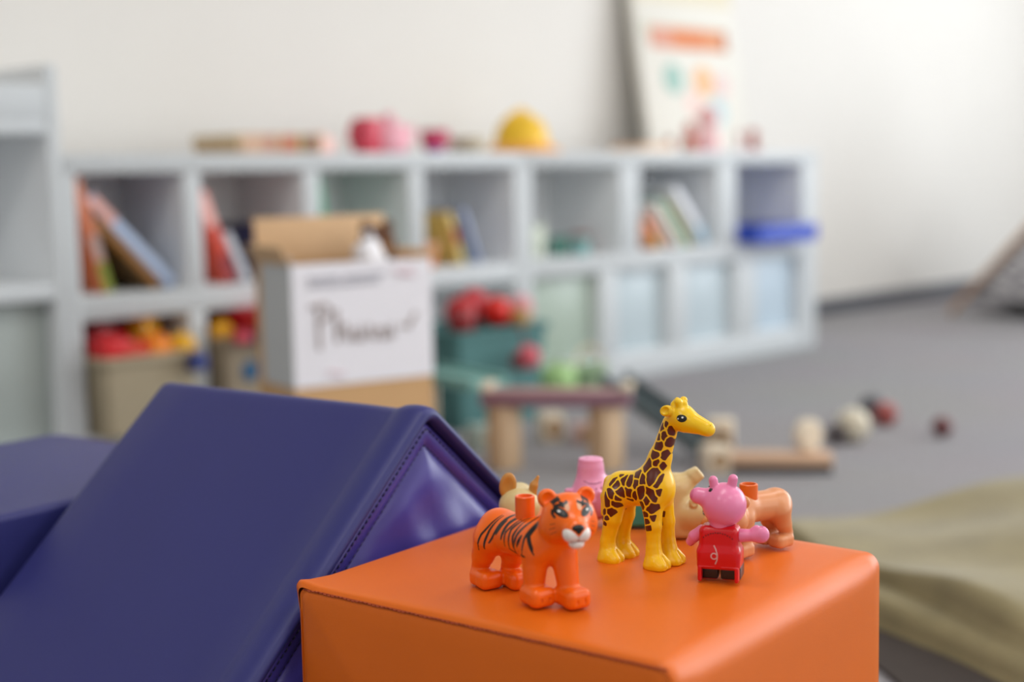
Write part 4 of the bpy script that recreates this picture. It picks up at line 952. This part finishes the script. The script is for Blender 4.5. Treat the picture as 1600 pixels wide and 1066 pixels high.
skin('muzzle', mops, ((mzc[0] - 12, mzc[0] + 12), (mzc[1] - 13, mzc[1] + 13), (mzc[2] - 12, mzc[2] + 10)), .6, mat('muzzle_white', 'F0E6E0', .35, .02), tig)
nsc = mzc + hd * 4.6 + np.array([0, 0, 5.6])
nops = field([('u', el(tuple(nsc), (2.4, 4.0, 2.4), yaw=-20), 0), ('u', el(tuple(nsc - np.array([0, 0, 2.2]) + hd * .4), (1.8, 1.8, 2.0), yaw=-20), 1.2)])
skin('nose', nops, ((nsc[0] - 6, nsc[0] + 6), (nsc[1] - 6, nsc[1] + 6), (nsc[2] - 6, nsc[2] + 5)), .45, black, tig)
fc = tuple(H + hd * 10)
def uv(u, v): return tuple(H + hd * 10 + hl * u + np.array([0, 0, v]))
for s_ in (-1, 1):
    eye(tF, uv(8.2 * s_, 6.0), tuple(-hd), tig, 4.3, 2.5, .4 * s_, s_, rim=False)
    bl_ = [[(s_ * 3.0, 12), (s_ * 5.5, 10.6), (s_ * 8, 11.4)], [(s_ * 5.5, 9.2), (s_ * 8.5, 9.9), (s_ * 11.5, 8.6)], [(s_ * 7, 13.2), (s_ * 9.5, 11.8), (s_ * 12, 10)], [(s_ * 12.4, 7), (s_ * 12.8, 4.6), (s_ * 11.6, 2.4)]]
    decal_line('brow_marks', tF, fc, tuple(-hd), (0, 0, 1), bl_, 1.5, black, tig)
    decal_line('whisker_marks', tF, fc, tuple(-hd), (0, 0, 1), [[(s_ * 11.5, -1), (s_ * 14.5, -2.2)], [(s_ * 11.5, -3.6), (s_ * 14.8, -5.4)], [(s_ * 11, -6.4), (s_ * 14, -8.6)]], .45, mat('whisker_brown', 'B04A10', .4), tig)
    decal('cheek_patch', tF, uv(4.0 * s_, 9.5), tuple(-hd), (0, 0, 1), oval(1.6, 2.6, 16), mat('tiger_cream', 'E8B08C', .4), tig, .1)
decal_line('mouth_line', mops, tuple(mzc), tuple(-hd), (0, 0, 1), [[(-5, -2.6), (-2.5, -3.4), (0, -2.2), (2.5, -3.4), (5, -2.6)], [(0, 3), (0, -2.2)]], .5, mat('mouth_grey', '9A8A86', .5), tig)

# pink pig in red, seen from behind
pig = toy('toy_pig', .1372, .941, 72, 'pink toy pig figure in a red dress standing with its back to the camera')
red = mat('red_plastic', 'D4101C', .25, .03); pink = mat('pink_plastic', 'EE86B0', .28, .03)
dF = field([('u', rbox((0, 0, 25), (8.4, 13.4, 12.4), 4.5), 0), ('u', rbox((.8, 0, 15), (9.8, 14.6, 7.2), 3), 4), ('s', rc((-14, -13.5, 9), (14, -13.5, 9), .1, .1), .1)])
skin('dress', dF, ((-12, 12), (-17, 17), (6, 40)), .65, red, pig)
for s_ in (-1, 1):
    lF = field([('u', rbox((-.5, s_ * 7.6, 5.4), (8.9, 6.2, 5.6), 1.4), 0), ('s', rbox((-8.5, s_ * 5.9, 3.6), (6.5, 5.2, 6), 1), .6)])
    skin('leg', lF, ((-11, 10), (s_ * 7.6 - 8, s_ * 7.6 + 8), (0, 12)), .6, red, pig)
    MB().box(-.004, .0125, s_ * .0076 - .0068, s_ * .0076 + .0068, .0006, .0098, .0012).build('shoe', mat('black_shoe', '1E1A1C', .3), pig)
hF = field([('u', el((2, -2.5, 50.6), (14.8, 14.8, 14.8)), 0), ('u', rc((0, 3, 54), (-1.0, 14.5, 56.5), 7.0, 5.6), 2.5), ('u', rc((-1, 3.0, 61), (-1, 4.4, 67.5), 3.2, 3.0), .8), ('u', rc((1, -7.0, 61), (1, -8.6, 68.5), 3.2, 3.2), .8), ('u', zcyl((0, 0), 7, 36, 41), 2)])
skin('head', hF, ((-16, 19), (-21, 27), (36, 78)), .7, pink, pig)
decal('snout_disc', hF, (-1.0, 14, 56.5), (.15, -.95, -.2), (0, 0, 1), oval(4.4, 4.0, 20), mat('snout_rose', 'E07098', .35), pig, .15)
pd = Vector((-.2, .93, .3)).normalized(); ps = pd.cross(Vector((0, 0, 1))).normalized(); pu = ps.cross(pd)
for s_ in (-1, 1):
    q = Vector((2, -2.5, 50.6)) + (pd + pu * .62 + ps * .38 * s_).normalized() * 14.3
    MB().ball(tuple(q / 1000), .0017, 14).build('eye', black, pig, True)
decal_line('tail_print', dF, (0, 0, 24), (1, 0, 0), (0, 0, 1), [[(-2.7, .9), (-1.3, -1.7), (-.1, -5.1), (-.4, -8.6), (-1.7, -11.8)], [(-2.4 + 2.0 * math.cos(a), -6.2 + 2.0 * math.sin(a)) for a in np.linspace(.3, 6.4, 14)]], .85, mat('pale_print', 'D8A8A8', .4), pig)
tx = []
for i in range(13):
    t = -1 + 2 * i / 12; tx.append([(t * 9.6 - .38, 9.4 - 3.4 * t * t), (t * 9.6 + .28, 9.4 - 3.4 * t * t + (.25 if i % 2 else -.15))])
decal_line('back_print', dF, (0, 0, 24), (1, 0, 0), (0, 0, 1), tx, .85, mat('dark_print', '3A0A10', .4), pig)
aF = field([('u', rc((0, -12, 30.5), (-1, -22, 31.4), 4.6, 4.0), 0), ('u', el((-1, -27.4, 32.4), (4.6, 5.6, 5.8)), 3), ('u', rc((-1, -22.5, 35), (-1, -24.2, 36.6), 2, 1.8), 1.5), ('s', rc((-1, -28, 40), (-1, -27, 36), 1.6, 1.2), 1)])
skin('arm', aF, ((-8, 7), (-35, -6), (20, 40)), .6, pink, pig)
aF = field([('u', rc((0, 12, 32), (1, 17.5, 28), 4.4, 3.8), 0), ('u', rc((1, 17.5, 28), (3, 20.5, 23.6), 3.6, 3.2), 2), ('s', rc((2, 17.5, 20), (2, 19, 23), 1.5, 1), .8)])
skin('arm', aF, ((-6, 8), (6, 27), (16, 38)), .6, pink, pig)

# pink pig lying on its back
pl = toy('toy_pig', .0615, 1.10, 0, 'pink toy pig in teal clothes lying on its back behind the giraffe')
pk2 = mat('rose_plastic', 'EC9ABF', .3, .03); tealp = mat('teal_plastic', '3E9C92', .3, .04)
pF = field([('u', el((0, 0, 24), (18.6, 18, 21)), 0), ('u', rc((-2, 0, 40), (-2, 0, 50), 11.4, 9.8), 5), ('u', zcyl((-2, 0), 9.7, 40, 60, 1.6), 3), ('s', rc((-5, -2, 61), (-5, -2, 59.6), .9), .3), ('s', rc((1, -2, 61), (1, -2, 59.6), .9), .3),
            ('u', el((15, 2, 28), (10, 12, 14)), 5), ('u', rc((-16, -2, 30), (-20, -4, 31), 3.2, 2.8), 1.2)])
skin('head', pF, ((-24, 27), (-20, 20), (2, 62)), .85, pk2, pl)
decal_line('mouth_line', pF, (0, 0, 37), (0, 1, 0), (0, 0, 1), [[(-8, 4.6), (-4, 2.6), (1, 2.4), (6, 3.6)]], .7, mat('mouth_plum', '9A3A68', .4), pl)
for u, v in ((-8, -2), (-3.5, -2.2), (1.5, -2), (5.5, -1.2)): decal('freckle', pF, (u, 0, 37 + v), (0, 1, 0), (0, 0, 1), oval(.8, 1.1, 10), mat('freckle_rust', 'A85060', .4), pl)
aF = field([('u', rc((-5, -17, 16), (-3, -20, 26), 4.4, 4.2), 0), ('u', rc((-3, -20, 26), (-6, -20.5, 32), 3.4, 3.2), 2), ('u', rc((-2, -20, 26), (2.5, -20.5, 33.5), 3.0, 2.8), 1.5)])
skin('arm', aF, ((-12, 8), (-26, -10), (8, 40)), .7, pk2, pl)
bF = field([('u', rbox((34, -6, 15), (22, 15, 14), 4), 0), ('s', rbox((52, -22, 14), (5, 8, 9), 1), .6)])
skin('clothes', bF, ((8, 60), (-24, 12), (0, 32)), .9, tealp, pl)
for s_ in (-13.5, .5): MB().box(.050, .062, s_ * .001 - .0055, s_ * .001 + .0055, .004, .024, .002).build('leg', mat('teal_dark', '2E7A76', .3), pl)
MB().box(.0475, .0495, -.0212, -.0195, .005, .026, .0006).build('trim', mat('pale_teal', '8CC4BC', .3), pl)

pl.scale = (1, 1, .87)
# tan lion cub tipped on its side
tn_ = mat('tan_plastic', 'D8BC84', .32, .04)
lc = toy('toy_lion_cub', .1265, 1.053, 0, 'tan toy lion cub tipped on its side between giraffe and pig')
cF = field([('u', rc((-9, 2, 14), (-8, 2, 40), 13.5, 13), 0), ('u', rbox((-6, 2, 12), (15, 12, 12), 6), 4), ('u', el((6, -3, 20.5), (14.5, 13.5, 14.5)), 4), ('u', rc((-2, 2, 42), (6, 2, 49), 9, 6.6), 4), ('u', rbox((9.0, 2, 51), (4.6, 6, 5.2), 2.2, pit=38), 2.5), ('u', rc((-16, 2, 44), (-16, 4, 54), 5, 4.4), 3),
            ('u', el((5.4, -14.5, 32), (3.6, 2.4, 4.4)), 1.2), ('s', el((6.2, -16.8, 32), (2.2, 1.6, 2.8)), .6)])
skin('body', cF, ((-24, 22), (-19, 17), (0, 60)), .8, tn_, lc)
mF = field([('u', el((14.5, -9.5, 16), (6.6, 6.5, 6.6)), 0), ('u', el((15.5, -8, 30), (3.4, 3, 2.2)), 1)])
skin('muzzle', mF, ((6, 23), (-18, -1), (8, 34)), .7, mat('lion_orange', 'D98E4C', .35, .04), lc)
eye(cF, (12.0, -8, 24), (-.25, 1, 0), lc, 1.6, 2.4)

lc.scale = (1, 1, .92)

# peach lioness with an orange stud
ln = toy('toy_lioness', .172, 1.0135, -142, 'peach toy lioness with an orange stud standing behind the pig in red')
pe = mat('peach_plastic', 'DE9562', .32, .04)
lF, hd2, hl2, H2 = quad(((23, -8.5), (23, 8.5), (-27, -8.5), (-27, 8.5)), .8, head=(40, 6, 40), hyaw=20)
skin('body', lF, ((-44, 52), (-26, 26), (0, 64)), .85, pe, ln)
stud_part(ln, .0075, .002, .039, .0500, .0066, mat('stud_deep_orange', 'EC6C14', .32))
for s_ in (-1, 1): eye(lF, tuple((H2 + hd2 * 10 + hl2 * 8 * s_ + np.array([0, 0, 5])) * .8), tuple(-hd2), ln, 2.8, 2, 0, s_)

# fawn calf half hidden by the tiger
fw_ = mat('fawn_plastic', 'D6BE86', .35, .05); horn = mat('horn_ochre', 'C4883C', .35, .06)
fa = toy('toy_antelope', .0035, 1.046, 0, 'fawn toy antelope with ochre ears half hidden behind the tiger')
fF = field([('u', el((0, 0, 28), (15.5, 13, 13.5)), 0), ('u', rc((0, -4, 24), (0, -12, 17), 9, 7), 4), ('u', rc((0, 12, 24), (0, 40, 24), 12, 12.5), 5)] + [('u', rc((x, y, 18), (x, y, 2), 5.5, 4.6), 3) for x in (-7, 7) for y in (12, 40)] + [('i', lambda X, Y, Z: Z + 0 * X, 0)])
skin('body', fF, ((-18, 18), (-21, 55), (0, 44)), .9, fw_, fa)
eF = field([('u', el((-8.5, 0, 43), (6.4, 2.6, 10), pit=-8), 0), ('s', el((-8.5, -3, 43.5), (4, 1.8, 7.4), pit=-8), 1)])
skin('ear', eF, ((-17, 0), (-5, 5), (31, 55)), .7, horn, fa)
eF = field([('u', rc((9, 0, 35), (10.8, 0, 43), 3.8, 2.8), 0), ('u', rc((10.8, 0, 43), (14, 0, 49.5), 2.8, 1.1), 2)])
skin('horn', eF, ((4, 18), (-5, 5), (29, 53)), .6, horn, fa)
